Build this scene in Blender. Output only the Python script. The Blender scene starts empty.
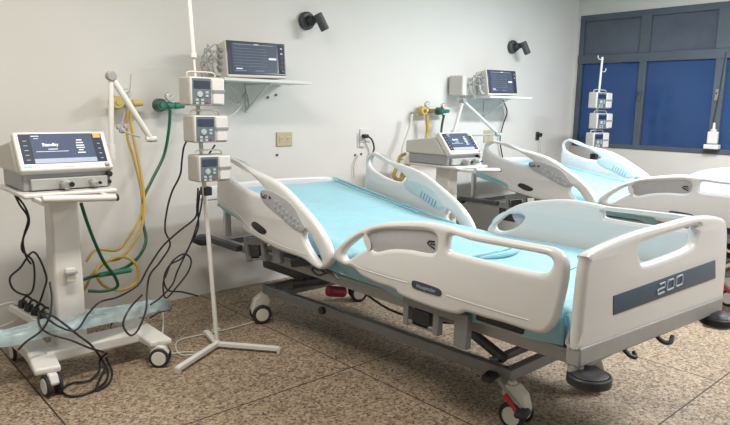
import bpy, bmesh, math, random
from mathutils import Vector, Matrix
random.seed(4)
S = bpy.context.scene
COL = S.collection
# ------------------------------------------------------------------ camera
cam = bpy.data.objects.new('camera', bpy.data.cameras.new('camera')); COL.objects.link(cam); S.camera = cam
cam.data.sensor_width = 36.0; cam.data.lens = 31.069; cam.data.clip_start = 0.05
cam.matrix_world = Matrix(((0.74218, 0.096325, -0.663243, 0.0), (-0.669947, 0.133873, -0.730239, 0.0), (0.01845, 0.986306, 0.163891, 1.45), (0.0, 0.0, 0.0, 1.0)))
# ------------------------------------------------------------------ world
W = bpy.data.worlds.new('dusk_sky'); S.world = W; W.use_nodes = True
nt = W.node_tree; nt.nodes.clear()
wo = nt.nodes.new('ShaderNodeOutputWorld'); bg = nt.nodes.new('ShaderNodeBackground')
bg.inputs[0].default_value = (0.028, 0.095, 0.38, 1); bg.inputs[1].default_value = 0.85
nt.links.new(bg.outputs[0], wo.inputs[0])
# ------------------------------------------------------------------ ceiling lamps
def area(name, loc, sx, sy, power, col=(1, 1, 1)):
    l = bpy.data.lights.new(name, 'AREA'); l.shape = 'RECTANGLE'; l.size = sx; l.size_y = sy
    l.energy = power; l.color = col
    o = bpy.data.objects.new(name, l); COL.objects.link(o); o.location = loc
    return o
LAMPS = [(0.9, 2.3, 44, (1.0, .925, .82)), (5.2, 1.8, 104, (.96, .985, 1.0)), (3.3, 0.0, 30, (1.0, .985, .97)), (6.2, 0.3, 42, (1.0, .98, .96))]
for i, (lx, ly, p, c) in enumerate(LAMPS):
    area('ceiling_light', (lx, ly, 2.93), 1.2, .28, p, c)
S.view_settings.view_transform = 'Standard'; S.view_settings.look = 'None'
S.view_settings.gamma = 1.0; S.view_settings.use_curve_mapping = False
S.view_settings.exposure = 0.54

# ------------------------------------------------------------------ materials
def mat(name, col, rough=.5, metal=0., noise=0., scale=20., bump=0., bscale=60., alpha=1., trans=0., emit=None, estr=1., spec=.5, coat=0., sheen=0.):
    m = bpy.data.materials.new(name); m.use_nodes = True
    n = m.node_tree; b = n.nodes['Principled BSDF']
    b.inputs['Roughness'].default_value = rough; b.inputs['Metallic'].default_value = metal
    b.inputs['Specular IOR Level'].default_value = spec
    b.inputs['Coat Weight'].default_value = coat; b.inputs['Sheen Weight'].default_value = sheen
    b.inputs['Transmission Weight'].default_value = trans; b.inputs['Alpha'].default_value = alpha
    tc = n.nodes.new('ShaderNodeTexCoord')
    nz = n.nodes.new('ShaderNodeTexNoise'); nz.inputs['Scale'].default_value = scale; nz.inputs['Detail'].default_value = 5
    n.links.new(tc.outputs['Object'], nz.inputs['Vector'])
    r = n.nodes.new('ShaderNodeValToRGB'); r.color_ramp.elements[0].position = .3; r.color_ramp.elements[1].position = .7
    k = noise
    r.color_ramp.elements[0].color = tuple(max(0, c*(1-k)) for c in col) + (1,)
    r.color_ramp.elements[1].color = tuple(min(1, c*(1+k)) for c in col) + (1,)
    n.links.new(nz.outputs['Fac'], r.inputs['Fac']); n.links.new(r.outputs['Color'], b.inputs['Base Color'])
    if bump:
        nb = n.nodes.new('ShaderNodeTexNoise'); nb.inputs['Scale'].default_value = bscale; nb.inputs['Detail'].default_value = 4
        n.links.new(tc.outputs['Object'], nb.inputs['Vector'])
        bp = n.nodes.new('ShaderNodeBump'); bp.inputs['Strength'].default_value = bump; bp.inputs['Distance'].default_value = .01
        n.links.new(nb.outputs['Fac'], bp.inputs['Height']); n.links.new(bp.outputs['Normal'], b.inputs['Normal'])
    if emit:
        b.inputs['Emission Color'].default_value = tuple(emit)+(1,); b.inputs['Emission Strength'].default_value = estr
    return m
M = {}
M['wall'] = mat('painted_wall', (.70, .69, .665), .6, noise=.025, scale=1.2, bump=.08, bscale=9)
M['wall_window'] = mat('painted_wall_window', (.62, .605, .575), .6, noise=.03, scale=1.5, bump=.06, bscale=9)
M['ceiling'] = mat('ceiling_paint', (.75, .75, .73), .8, noise=.02)
M['frame'] = mat('window_aluminium', (.085, .105, .13), .5, metal=.2, noise=.08, scale=6)
M['frosted'] = mat('frosted_upper_glass', (.075, .092, .125), .3, noise=.18, scale=3, spec=.6)
M['white'] = mat('white_plastic', (.70, .69, .67), .32, noise=.02, scale=8, coat=.15)
M['cream'] = mat('aged_white_plastic', (.62, .61, .56), .4, noise=.03, scale=10)
M['whitemetal'] = mat('white_painted_metal', (.74, .74, .72), .35, noise=.02)
M['rail'] = mat('bed_rail_plastic', (.685, .695, .70), .3, noise=.012, scale=5, coat=.2)
M['railgrey'] = mat('rail_inlay_grey', (.43, .44, .465), .45, noise=.03)
M['grey'] = mat('grey_painted_steel', (.22, .235, .245), .4, metal=.25, noise=.05)
M['lightgrey'] = mat('light_grey_steel', (.36, .37, .375), .4, metal=.2, noise=.04)
M['darkgrey'] = mat('dark_grey_steel', (.07, .075, .08), .5, metal=.2, noise=.1)
M['black'] = mat('black_plastic', (.018, .02, .024), .42, noise=.1)
M['rubber'] = mat('black_rubber', (.025, .025, .027), .7, noise=.1)
M['navy'] = mat('slate_blue_band', (.045, .085, .14), .4, noise=.05)
M['logo'] = mat('logo_print', (.42, .50, .58), .5)
M['screenframe'] = mat('dark_bezel', (.045, .055, .085), .25, noise=.05, coat=.3)
M['text'] = mat('screen_text', (.7, .75, .85), .5, emit=(.75, .82, .95), estr=.25)
M['textdim'] = mat('screen_text_dim', (.3, .36, .5), .5, emit=(.35, .45, .62), estr=.12)
M['orange'] = mat('screen_orange', (.7, .28, .05), .5, emit=(.8, .35, .08), estr=.35)
M['vscreen'] = mat('ventilator_screen', (.04, .055, .09), .5, noise=.12, scale=4, emit=(.10, .13, .20), estr=.38, spec=.12)
M['vside'] = mat('ventilator_screen_side', (.03, .035, .05), .5, emit=(.05, .06, .10), estr=.3, spec=.15)
M['mscreen'] = mat('monitor_screen', (.05, .06, .085), .4, noise=.15, scale=6, emit=(.10, .13, .18), estr=.22, spec=.2)
M['led'] = mat('green_led', (.1, .7, .3), .5, emit=(.15, .8, .35), estr=.55)
M['green'] = mat('green_hose', (.0, .095, .045), .4, noise=.08)
M['greenplastic'] = mat('green_plastic', (.03, .20, .13), .35, noise=.1)
M['darkgreen'] = mat('dark_green_plastic', (.02, .09, .065), .35, noise=.1)
M['yellow'] = mat('yellow_hose', (.55, .37, .07), .45, noise=.06)
M['yellowplastic'] = mat('yellow_plastic', (.52, .42, .14), .45, noise=.08)
M['brass'] = mat('brass', (.45, .33, .12), .3, metal=.9, noise=.05)
M['chrome'] = mat('chrome', (.6, .6, .6), .2, metal=1.)
M['beige'] = mat('beige_plate', (.50, .44, .29), .5, noise=.04)
M['cablewhite'] = mat('white_cable', (.62, .62, .58), .5)
M['cablegrey'] = mat('grey_cable', (.38, .39, .38), .5)
M['pumppanel'] = mat('pump_panel', (.13, .165, .195), .4, noise=.05)
M['pumpscreen'] = mat('pump_screen', (.025, .035, .075), .2, coat=.3)
M['pumpkey'] = mat('pump_key', (.45, .52, .52), .5)
M['pumpband'] = mat('pump_band', (.27, .265, .29), .5)
M['pumpside'] = mat('pump_side', (.42, .41, .38), .5, noise=.04)
M['innerpanel'] = mat('pale_blue_panel', (.50, .62, .66), .4, noise=.03)
M['keyblue'] = mat('blue_key_print', (.20, .36, .48), .5)
M['red'] = mat('red_plastic', (.50, .03, .04), .4)
M['pink'] = mat('crimson_plastic', (.42, .02, .08), .35)

def sheet_mat():
    m = mat('blue_bed_sheet', (.29, .575, .675), .62, noise=.04, scale=3, sheen=.2)
    n = m.node_tree; b = n.nodes['Principled BSDF']
    tc = n.nodes['Texture Coordinate']
    mp = n.nodes.new('ShaderNodeMapping'); mp.inputs['Scale'].default_value = (1.2, 3.2, 1.5); n.links.new(tc.outputs['Object'], mp.inputs[0])
    nz = n.nodes.new('ShaderNodeTexNoise'); nz.inputs['Scale'].default_value = 2.6; nz.inputs['Detail'].default_value = 4; nz.inputs['Distortion'].default_value = 1.2
    n.links.new(mp.outputs[0], nz.inputs['Vector'])
    bp = n.nodes.new('ShaderNodeBump'); bp.inputs['Strength'].default_value = .5; bp.inputs['Distance'].default_value = .03
    n.links.new(nz.outputs['Fac'], bp.inputs['Height']); n.links.new(bp.outputs['Normal'], b.inputs['Normal'])
    return m
M['sheet'] = sheet_mat()
M['sheetshade'] = mat('teal_crease_shade', (.06, .33, .42), .65, noise=.08)  # darker tone of the sheet, colours in the shade along its creases

def floor_mat():
    m = bpy.data.materials.new('granilite_floor'); m.use_nodes = True
    n = m.node_tree; b = n.nodes['Principled BSDF']; L = n.links.new
    tc = n.nodes.new('ShaderNodeTexCoord')
    def vor(scale):
        v = n.nodes.new('ShaderNodeTexVoronoi'); v.inputs['Scale'].default_value = scale; L(tc.outputs['Object'], v.inputs['Vector']); return v
    def ramp(src, els, interp='CONSTANT'):
        r = n.nodes.new('ShaderNodeValToRGB'); cr = r.color_ramp; cr.interpolation = interp
        while len(cr.elements) < len(els): cr.elements.new(.5)
        for e, (p, c) in zip(cr.elements, els): e.position = p; e.color = c + (1,)
        L(src, r.inputs['Fac']); return r
    v = vor(75)
    sep = n.nodes.new('ShaderNodeSeparateColor'); L(v.outputs['Color'], sep.inputs[0])
    r1 = ramp(sep.outputs[0], [(0, (.07, .048, .032)), (.15, (.17, .12, .08)), (.34, (.32, .245, .17)), (.62, (.40, .315, .225)), (.86, (.50, .42, .32))])
    v2 = vor(130); sep2 = n.nodes.new('ShaderNodeSeparateColor'); L(v2.outputs['Color'], sep2.inputs[0])
    r2 = ramp(sep2.outputs[0], [(0, (.08, .055, .038)), (.2, (.26, .195, .135)), (.55, (.37, .29, .21)), (.85, (.50, .42, .32))])
    mx = n.nodes.new('ShaderNodeMix'); mx.data_type = 'RGBA'; mx.inputs[0].default_value = .45
    L(r1.outputs[0], mx.inputs[6]); L(r2.outputs[0], mx.inputs[7])
    nz = n.nodes.new('ShaderNodeTexNoise'); nz.inputs['Scale'].default_value = 1.5; nz.inputs['Detail'].default_value = 3; L(tc.outputs['Object'], nz.inputs['Vector'])
    rr = ramp(nz.outputs['Fac'], [(.3, (.86, .86, .86)), (.7, (1.08, 1.08, 1.08))], 'LINEAR')
    mu = n.nodes.new('ShaderNodeMix'); mu.data_type = 'RGBA'; mu.blend_type = 'MULTIPLY'; mu.inputs[0].default_value = 1
    L(mx.outputs[2], mu.inputs[6]); L(rr.outputs[0], mu.inputs[7])
    # dark division strips set in the floor
    sx = n.nodes.new('ShaderNodeSeparateXYZ'); L(tc.outputs['Object'], sx.inputs[0])
    def math_(op, a, bb):
        k = n.nodes.new('ShaderNodeMath'); k.operation = op
        for i, q in enumerate((a, bb)):
            if isinstance(q, (int, float)): k.inputs[i].default_value = q
            elif q is not None: L(q, k.inputs[i])
        return k.outputs[0]
    def line(src, o, per):
        a = math_('SUBTRACT', src, o - per/2 - per*10); a = math_('MODULO', a, per); a = math_('SUBTRACT', a, per/2)
        a = math_('ABSOLUTE', a, None); return math_('LESS_THAN', a, .0042)
    ln = math_('MAXIMUM', line(sx.outputs[0], .797, 1.427), line(sx.outputs[1], 1.108, 1.427))
    m2 = n.nodes.new('ShaderNodeMix'); m2.data_type = 'RGBA'; L(ln, m2.inputs[0]); L(mu.outputs[2], m2.inputs[6]); m2.inputs[7].default_value = (.045, .035, .028, 1)
    L(m2.outputs[2], b.inputs['Base Color'])
    b.inputs['Roughness'].default_value = .55; b.inputs['Specular IOR Level'].default_value = .25
    return m
M['floor'] = floor_mat()

def glass_mat():
    m = bpy.data.materials.new('blue_tinted_pane'); m.use_nodes = True
    n = m.node_tree; n.nodes.clear(); L = n.links.new
    o = n.nodes.new('ShaderNodeOutputMaterial'); t = n.nodes.new('ShaderNodeBsdfTransparent'); t.inputs[0].default_value = (.55, .66, .85, 1)
    g = n.nodes.new('ShaderNodeBsdfGlossy'); g.inputs['Roughness'].default_value = .12; g.inputs[0].default_value = (.7, .8, 1, 1)
    d = n.nodes.new('ShaderNodeBsdfDiffuse')
    tc = n.nodes.new('ShaderNodeTexCoord'); nz = n.nodes.new('ShaderNodeTexNoise'); nz.inputs['Scale'].default_value = 2.2; L(tc.outputs['Object'], nz.inputs['Vector'])
    r = n.nodes.new('ShaderNodeValToRGB'); r.color_ramp.elements[0].color = (.032, .070, .155, 1); r.color_ramp.elements[1].color = (.048, .105, .225, 1); L(nz.outputs['Fac'], r.inputs[0]); L(r.outputs[0], d.inputs[0])
    a = n.nodes.new('ShaderNodeMixShader'); a.inputs[0].default_value = .62; L(t.outputs[0], a.inputs[1]); L(d.outputs[0], a.inputs[2])
    f = n.nodes.new('ShaderNodeFresnel'); f.inputs[0].default_value = 1.45
    c = n.nodes.new('ShaderNodeMixShader'); L(f.outputs[0], c.inputs[0]); L(a.outputs[0], c.inputs[1]); L(g.outputs[0], c.inputs[2]); L(c.outputs[0], o.inputs[0])
    return m
M['glass'] = glass_mat()

def bag_mat():
    m = mat('clear_plastic_film', (.50, .66, .69), .22, noise=.3, scale=9, bump=.6, bscale=14)
    b = m.node_tree.nodes['Principled BSDF']; b.inputs['Alpha'].default_value = .55; b.inputs['Coat Weight'].default_value = .5
    return m
M['bag'] = bag_mat()

# ------------------------------------------------------------------ geometry helpers
def smooth_path(pts, n=6, closed=False):
    P = [Vector(p) for p in pts]; N = len(P); out = []
    if N < 3: return P
    for i in range(N if closed else N-1):
        p0 = P[(i-1) % N] if (closed or i > 0) else P[0]*2-P[1]
        p1 = P[i]; p2 = P[(i+1) % N]
        p3 = P[(i+2) % N] if (closed or i < N-2) else P[-1]*2-P[-2]
        d = max((p2-p1).length, 1e-6)
        for k in range(n):
            t = k/n
            out.append(.5*((2*p1)+(p2-p0)*t+(2*p0-5*p1+4*p2-p3)*t*t+(3*p1-p0-3*p2+p3)*t**3))
    if not closed: out.append(P[-1])
    return out
def root_loc(o):
    v = Vector((0, 0, 0))
    while o is not None: v += o.location; o = o.parent
    return v
class G:
    def __init__(s): s.bm = bmesh.new()
    def _m(s, vs, mtx):
        for v in vs: v.co = mtx @ v.co
    def box(s, c, size, rot=None):
        r = bmesh.ops.create_cube(s.bm, size=1)
        m = Matrix.Translation(c) @ (rot.to_4x4() if rot else Matrix()) @ Matrix.Diagonal((*size, 1)); s._m(r['verts'], m); return s
    def b2(s, lo, hi):
        return s.box([(a+b)/2 for a, b in zip(lo, hi)], [abs(b-a) for a, b in zip(lo, hi)])
    def cyl(s, p0, p1, r0, r1=None, n=20):
        p0 = Vector(p0); p1 = Vector(p1); d = p1-p0; r1 = r0 if r1 is None else r1
        r = bmesh.ops.create_cone(s.bm, cap_ends=True, segments=n, radius1=r0, radius2=r1, depth=d.length)
        s._m(r['verts'], Matrix.Translation((p0+p1)/2) @ d.to_track_quat('Z', 'Y').to_matrix().to_4x4()); return s
    def ball(s, c, r, sc=(1, 1, 1), n=16):
        q = bmesh.ops.create_uvsphere(s.bm, u_segments=n, v_segments=n//2+2, radius=r)
        s._m(q['verts'], Matrix.Translation(c) @ Matrix.Diagonal((*sc, 1))); return s
    def tube(s, pts, r, n=8, sm=6, closed=False, flat=None):
        P = smooth_path(pts, sm, closed) if sm > 1 else [Vector(p) for p in pts]
        N = len(P); rings = []; up = None
        for i in range(N):
            if closed: t = P[(i+1) % N]-P[i-1]
            else: t = P[min(i+1, N-1)]-P[max(i-1, 0)]
            if t.length < 1e-9: t = Vector((0, 0, 1))
            t.normalize()
            if up is None:
                a = Vector((0, 0, 1)) if abs(t.z) < .9 else Vector((1, 0, 0)); up = (a - t*a.dot(t)).normalized()
            else:
                up = up - t*up.dot(t)
                if up.length < 1e-6: up = t.orthogonal()
                up.normalize()
            sd = t.cross(up)
            rr = r(i/(N-1)) if callable(r) else r
            rings.append([s.bm.verts.new(P[i]+up*math.cos(2*math.pi*k/n)*rr+sd*math.sin(2*math.pi*k/n)*rr) for k in range(n)])
        for i in range(N if closed else N-1):
            A = rings[i]; B = rings[(i+1) % N]
            for k in range(n): s.bm.faces.new((A[k], A[(k+1) % n], B[(k+1) % n], B[k]))
        if not closed:
            s.bm.faces.new(rings[0][::-1]); s.bm.faces.new(rings[-1])
        return s
    def loft(s, sections):
        R = [[s.bm.verts.new(p) for p in sec] for sec in sections]; n = len(R[0])
        for A, B in zip(R, R[1:]):
            for k in range(n): s.bm.faces.new((A[k], A[(k+1) % n], B[(k+1) % n], B[k]))
        s.bm.faces.new(R[0][::-1]); s.bm.faces.new(R[-1]); return s
    def quad(s, pts):
        s.bm.faces.new([s.bm.verts.new(p) for p in pts]); return s
    def build(s, name, m, parent=None, bevel=0., seg=2, angle=35, sub=0):
        bmesh.ops.recalc_face_normals(s.bm, faces=s.bm.faces)
        me = bpy.data.meshes.new(name); o = bpy.data.objects.new(name, me); COL.objects.link(o)
        if parent is not None:
            off = root_loc(parent); o.parent = parent
            for v in s.bm.verts: v.co -= off
        s.bm.to_mesh(me); s.bm.free(); me.materials.append(M[m])
        for p in me.polygons: p.use_smooth = True
        me.set_sharp_from_angle(angle=math.radians(angle))
        if bevel:
            b = o.modifiers.new('bevel', 'BEVEL'); b.width = bevel; b.segments = seg; b.limit_method = 'ANGLE'; b.angle_limit = math.radians(40)
        if sub:
            u = o.modifiers.new('sub', 'SUBSURF'); u.levels = sub; u.render_levels = sub
        return o
def recenter(o):
    """move a top-level mesh's origin to the middle of its base"""
    vs = o.data.vertices; lo = Vector([min(v.co[i] for v in vs) for i in range(3)]); hi = Vector([max(v.co[i] for v in vs) for i in range(3)])
    c = Vector(((lo.x+hi.x)/2, (lo.y+hi.y)/2, lo.z))
    for v in vs: v.co -= c
    o.location = c; return o
def tag(o, label, cat, group=None, kind=None):
    if o.type == 'MESH' and o.parent is None and not o.children and o.location.length < 1e-9: recenter(o)
    o['label'] = label; o['category'] = cat
    if group: o['group'] = group
    if kind: o['kind'] = kind
    return o
def thing(name, loc, label, cat, group=None):
    o = bpy.data.objects.new(name, None); COL.objects.link(o); o.location = loc; o.empty_display_size = .1
    return tag(o, label, cat, group)
def plate(name, outer, holes, thick, bev, m, parent, f, sm=4, bseg=3):
    """outline with holes, real thickness and rounded edges; f maps (a, b, depth) to the place"""
    cu = bpy.data.curves.new(name, 'CURVE'); cu.dimensions = '2D'; cu.fill_mode = 'BOTH'
    cu.extrude = max(thick/2-bev, .0001); cu.bevel_depth = bev; cu.bevel_resolution = bseg; cu.offset = -bev
    for ri, ring in enumerate([outer]+list(holes)):
        ar = sum(ring[i-1][0]*ring[i][1]-ring[i][0]*ring[i-1][1] for i in range(len(ring)))
        if (ar > 0) != (ri == 0): ring = ring[::-1]
        P = smooth_path([(a, b, 0) for a, b in ring], sm, True) if sm > 1 else [Vector((a, b, 0)) for a, b in ring]
        sp = cu.splines.new('POLY'); sp.points.add(len(P)-1)
        for q, p in zip(sp.points, P): q.co = (p.x, p.y, 0, 1)
        sp.use_cyclic_u = True
    co = bpy.data.objects.new(name, cu); COL.objects.link(co)
    dg = bpy.context.evaluated_depsgraph_get(); me = bpy.data.meshes.new_from_object(co.evaluated_get(dg))
    bpy.data.objects.remove(co)
    g = G(); g.bm.from_mesh(me); bpy.data.meshes.remove(me)
    bmesh.ops.remove_doubles(g.bm, verts=g.bm.verts, dist=1e-5)
    for v in g.bm.verts: v.co = Vector(f(v.co.x, v.co.y, v.co.z))
    return g.build(name, m, parent, angle=50)
def text(name, s, size, m, parent, f, ext=.0006, xs=1., bold=0.):
    cu = bpy.data.curves.new(name, 'FONT'); cu.body = s; cu.size = size; cu.extrude = ext; cu.align_x = 'CENTER'; cu.align_y = 'CENTER'; cu.offset = bold
    cu.resolution_u = 3
    co = bpy.data.objects.new(name, cu); COL.objects.link(co)
    dg = bpy.context.evaluated_depsgraph_get(); me = bpy.data.meshes.new_from_object(co.evaluated_get(dg))
    bpy.data.objects.remove(co)
    g = G(); g.bm.from_mesh(me); bpy.data.meshes.remove(me)
    for v in g.bm.verts: v.co = Vector(f(v.co.x*xs, v.co.y, v.co.z))
    return g.build(name, m, parent)
def copy_tree(o, parent=None, rename=True):
    c = o.copy(); COL.objects.link(c); c.parent = parent
    for ch in list(o.children): copy_tree(ch, c)
    return c
def struct(o): o['kind'] = 'structure'; return o
def rotx(a): return Matrix.Rotation(a, 3, 'X')
def roty(a): return Matrix.Rotation(a, 3, 'Y')
def rotz(a): return Matrix.Rotation(a, 3, 'Z')

# ================================================================== THE ROOM
D = 4.328; XR = 7.5; XL = -1.6; YF = -1.6; H = 3.0
struct(G().b2((XL-.1, YF-.1, -.1), (XR+.1, D+.1, 0)).build('floor', 'floor'))
struct(G().b2((XL-.1, YF-.1, H), (XR+.1, D+.1, H+.1)).build('ceiling', 'ceiling'))
struct(G().b2((XL-.1, D, 0), (XR+.1, D+.12, H)).build('wall_back', 'wall'))
struct(G().b2((XL-.12, YF, 0), (XL, D, H)).build('wall_left', 'wall'))
struct(G().b2((XL-.1, YF-.12, 0), (XR+.1, YF, H)).build('wall_front', 'wall'))
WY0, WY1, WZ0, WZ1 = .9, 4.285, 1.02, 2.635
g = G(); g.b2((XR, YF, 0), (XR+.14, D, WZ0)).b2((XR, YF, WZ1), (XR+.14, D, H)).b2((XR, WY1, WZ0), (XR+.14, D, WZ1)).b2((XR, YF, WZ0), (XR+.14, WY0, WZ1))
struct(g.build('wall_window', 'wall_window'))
# window: grey aluminium frame, frosted upper lights, blue lower panes
g = G()
x0, x1 = XR-.012, XR+.06
g.b2((x0, WY0, WZ1-.075), (x1, WY1, WZ1)); g.b2((x0, WY0, WZ0), (x1, WY1, WZ0+.05)); g.b2((x0-.004, WY0, 2.045), (x1, WY1, 2.15))
g.b2((x0+.002, WY1-.06, WZ0+.001), (x1-.002, WY1-.001, WZ1-.001)); g.b2((x0+.002, WY0+.001, WZ0+.001), (x1-.002, WY0+.06, WZ1-.001))
yc = [(3.41, 3.49), (2.545, 2.65), (1.68, 1.76)]
for a, b in yc: g.b2((x0-.003, a, WZ0), (x1, b, 2.05)); g.b2((x0-.003, a-.02, 2.15), (x1, b+.02, WZ1-.05))
fr = struct(g.build('window_1', 'frame', bevel=.004))
ys = [WY0+.06, 1.68, 1.76, 2.545, 2.65, 3.41, 3.49, WY1-.06]
for i in range(0, 8, 2):
    a, b = ys[i], ys[i+1]
    struct(G().b2((XR+.022, a-.01, WZ0+.04), (XR+.028, b+.01, 2.06)).build('pane', 'glass', fr))
    struct(G().b2((XR+.018, a-.01, 2.14), (XR+.026, b+.01, WZ1-.06)).build('upper_pane', 'frosted', fr))
for a in (2.60, 3.45):
    g = G(); g.b2((x0-.02, a-.018, 1.60), (x0, a+.018, 1.72)); g.tube([(x0-.025, a, 1.66), (x0-.05, a-.005, 1.68), (x0-.055, a-.03, 1.70)], .007)
    struct(g.build('latch', 'chrome' if a < 3 else 'frame', fr))
# ceiling lamp housings (above the light they give)
for i, (lx, ly, p, c) in enumerate(LAMPS):
    o = G().b2((lx-.65, ly-.17, 2.955), (lx+.65, ly+.17, 3.0)).build('ceiling_lamp', 'whitemetal', bevel=.01)
    recenter(o); tag(o, ['slim white ceiling lamp above the left ventilator', 'slim white ceiling lamp above the far bed', 'slim white ceiling lamp over the foot of the near bed', 'slim white ceiling lamp by the windows'][i], 'lamp', 'ceiling lamps')

# ================================================================== BED
FR = [(2.506, 0.685), (2.488, 0.72), (2.413, 0.782), (2.307, 0.848), (2.17, 0.899), (2.011, 0.933), (1.865, 0.953), (1.728, 0.952), (1.603, 0.943), (1.451, 0.946), (1.31, 0.948), (1.219, 0.947), (1.171, 0.916), (1.161, 0.86), (1.172, 0.765), (1.191, 0.677), (1.22, 0.627), (1.271, 0.603), (1.426, 0.603), (1.516, 0.599), (1.619, 0.598), (1.667, 0.575), (1.817, 0.568), (2.005, 0.578), (2.046, 0.599), (2.16, 0.6), (2.281, 0.614), (2.344, 0.641), (2.467, 0.647)]
HA = [(2.411, 0.685), (2.42, 0.713), (2.366, 0.761), (2.286, 0.812), (2.251, 0.804), (2.241, 0.77), (2.304, 0.734), (2.383, 0.685)]
GP = [(2.243, 0.817), (2.204, 0.854), (2.073, 0.885), (1.864, 0.911), (1.8, 0.901), (1.79, 0.862), (1.817, 0.819), (1.961, 0.809), (2.083, 0.789), (2.182, 0.759), (2.223, 0.779)]
HB = [(1.726, 0.903), (1.691, 0.917), (1.601, 0.91), (1.449, 0.912), (1.308, 0.915), (1.241, 0.912), (1.222, 0.888), (1.243, 0.852), (1.302, 0.84), (1.444, 0.838), (1.597, 0.84), (1.697, 0.841), (1.728, 0.855)]
HR = [(3.642, 1.119), (3.554, 1.115), (3.353, 1.072), (3.022, 1.011), (2.784, 0.899), (2.619, 0.796), (2.526, 0.685), (2.539, 0.624), (2.603, 0.582), (2.673, 0.58), (2.783, 0.608), (3.025, 0.616), (3.257, 0.649), (3.399, 0.67), (3.433, 0.723), (3.707, 0.786), (3.786, 0.821), (3.78, 0.956), (3.748, 1.072)]
H1 = [(3.67, 1.065), (3.549, 1.072), (3.2, 0.964), (3.219, 0.929), (3.528, 0.996), (3.659, 1.021)]
CP = [(3.186, 0.948), (3.069, 0.937), (2.872, 0.886), (2.771, 0.795), (2.742, 0.765), (2.813, 0.763), (2.993, 0.825), (3.154, 0.885)]
H2 = [(2.732, 0.762), (2.683, 0.731), (2.617, 0.648), (2.63, 0.621), (2.682, 0.652), (2.746, 0.72)]
OV = [(3.29, 0.738), (3.244, 0.751), (3.135, 0.718), (3.146, 0.692), (3.201, 0.689), (3.279, 0.714)]
FB = [(-0.013, 0.576), (0.002, 0.799), (0.02, 0.913), (0.065, 0.946), (0.343, 0.985), (0.628, 0.999), (0.861, 1.006), (1.071, 0.987), (1.163, 0.945), (1.21, 0.717), (1.245, 0.491)]
FH = [(0.393, 0.928), (0.462, 0.945), (0.845, 0.965), (0.872, 0.947), (0.874, 0.903), (0.818, 0.869), (0.468, 0.847), (0.409, 0.882)]
ST = [(0.224, 0.757), (1.065, 0.786), (1.09, 0.696), (0.235, 0.679)]
# inlay slightly larger than its opening
GP2 = [(2.017+(a-2.017)*1.06, .85+(b-.85)*1.10) for a, b in GP]
FB = [(.026, .60), (.030, .582), (.045, .574), (.10, .573), (.4, .572), (.8, .571), (1.13, .570), (1.195, .572), (1.212, .585), (1.213, .65), (1.20, .80)] + [(max(a, .03+a*.5) if a < .1 else a, b) for a, b in FB[::-1][2:-1]]
CP = [(a, b+(.022 if 1 <= k <= 4 else 0)) for k, (a, b) in enumerate(CP)]
FR_FAR = [(a if a < 2.1 else 2.1+(a-2.1)*.78, b) for a, b in FR]
HA_FAR = [p[1:] for p in ((3.270, 2.349, 0.705), (3.270, 2.352, 0.750), (3.270, 2.287, 0.804), (3.270, 2.200, 0.823), (3.270, 2.149, 0.817), (3.270, 2.154, 0.786), (3.270, 2.201, 0.741), (3.270, 2.288, 0.702))]
HB_FAR = [p[1:] for p in ((3.270, 1.641, 0.894), (3.270, 1.631, 0.918), (3.270, 1.503, 0.924), (3.270, 1.321, 0.928), (3.270, 1.189, 0.927), (3.270, 1.163, 0.905), (3.270, 1.194, 0.885), (3.270, 1.341, 0.878), (3.270, 1.499, 0.876), (3.270, 1.622, 0.880))]
H2 = [(2.655+(a-2.655)*1.25, .69+(b-.69)*1.15) for a, b in H2]
HA = [(2.33+(a-2.33)*1.08, .745+(b-.745)*1.1) for a, b in HA]
HR_NEAR = [(a if a < 3.4 else 3.4+(a-3.4)*.85, b) for a, b in HR]
HR_FAR = [(a if a < 3.4 else 3.4+(a-3.4)*.5, b) for a, b in HR]
H1 = [(3.54, 1.082), (3.50, 1.094), (3.42, 1.078), (3.30, 1.030), (3.16, .965), (3.16, .925), (3.30, .925), (3.46, .965), (3.54, 1.005), (3.56, 1.05)]
BX, BY = 2.675, 2.5
XN, XF = 2.05, 3.30          # outer faces of the side rails
TR = .05
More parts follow.
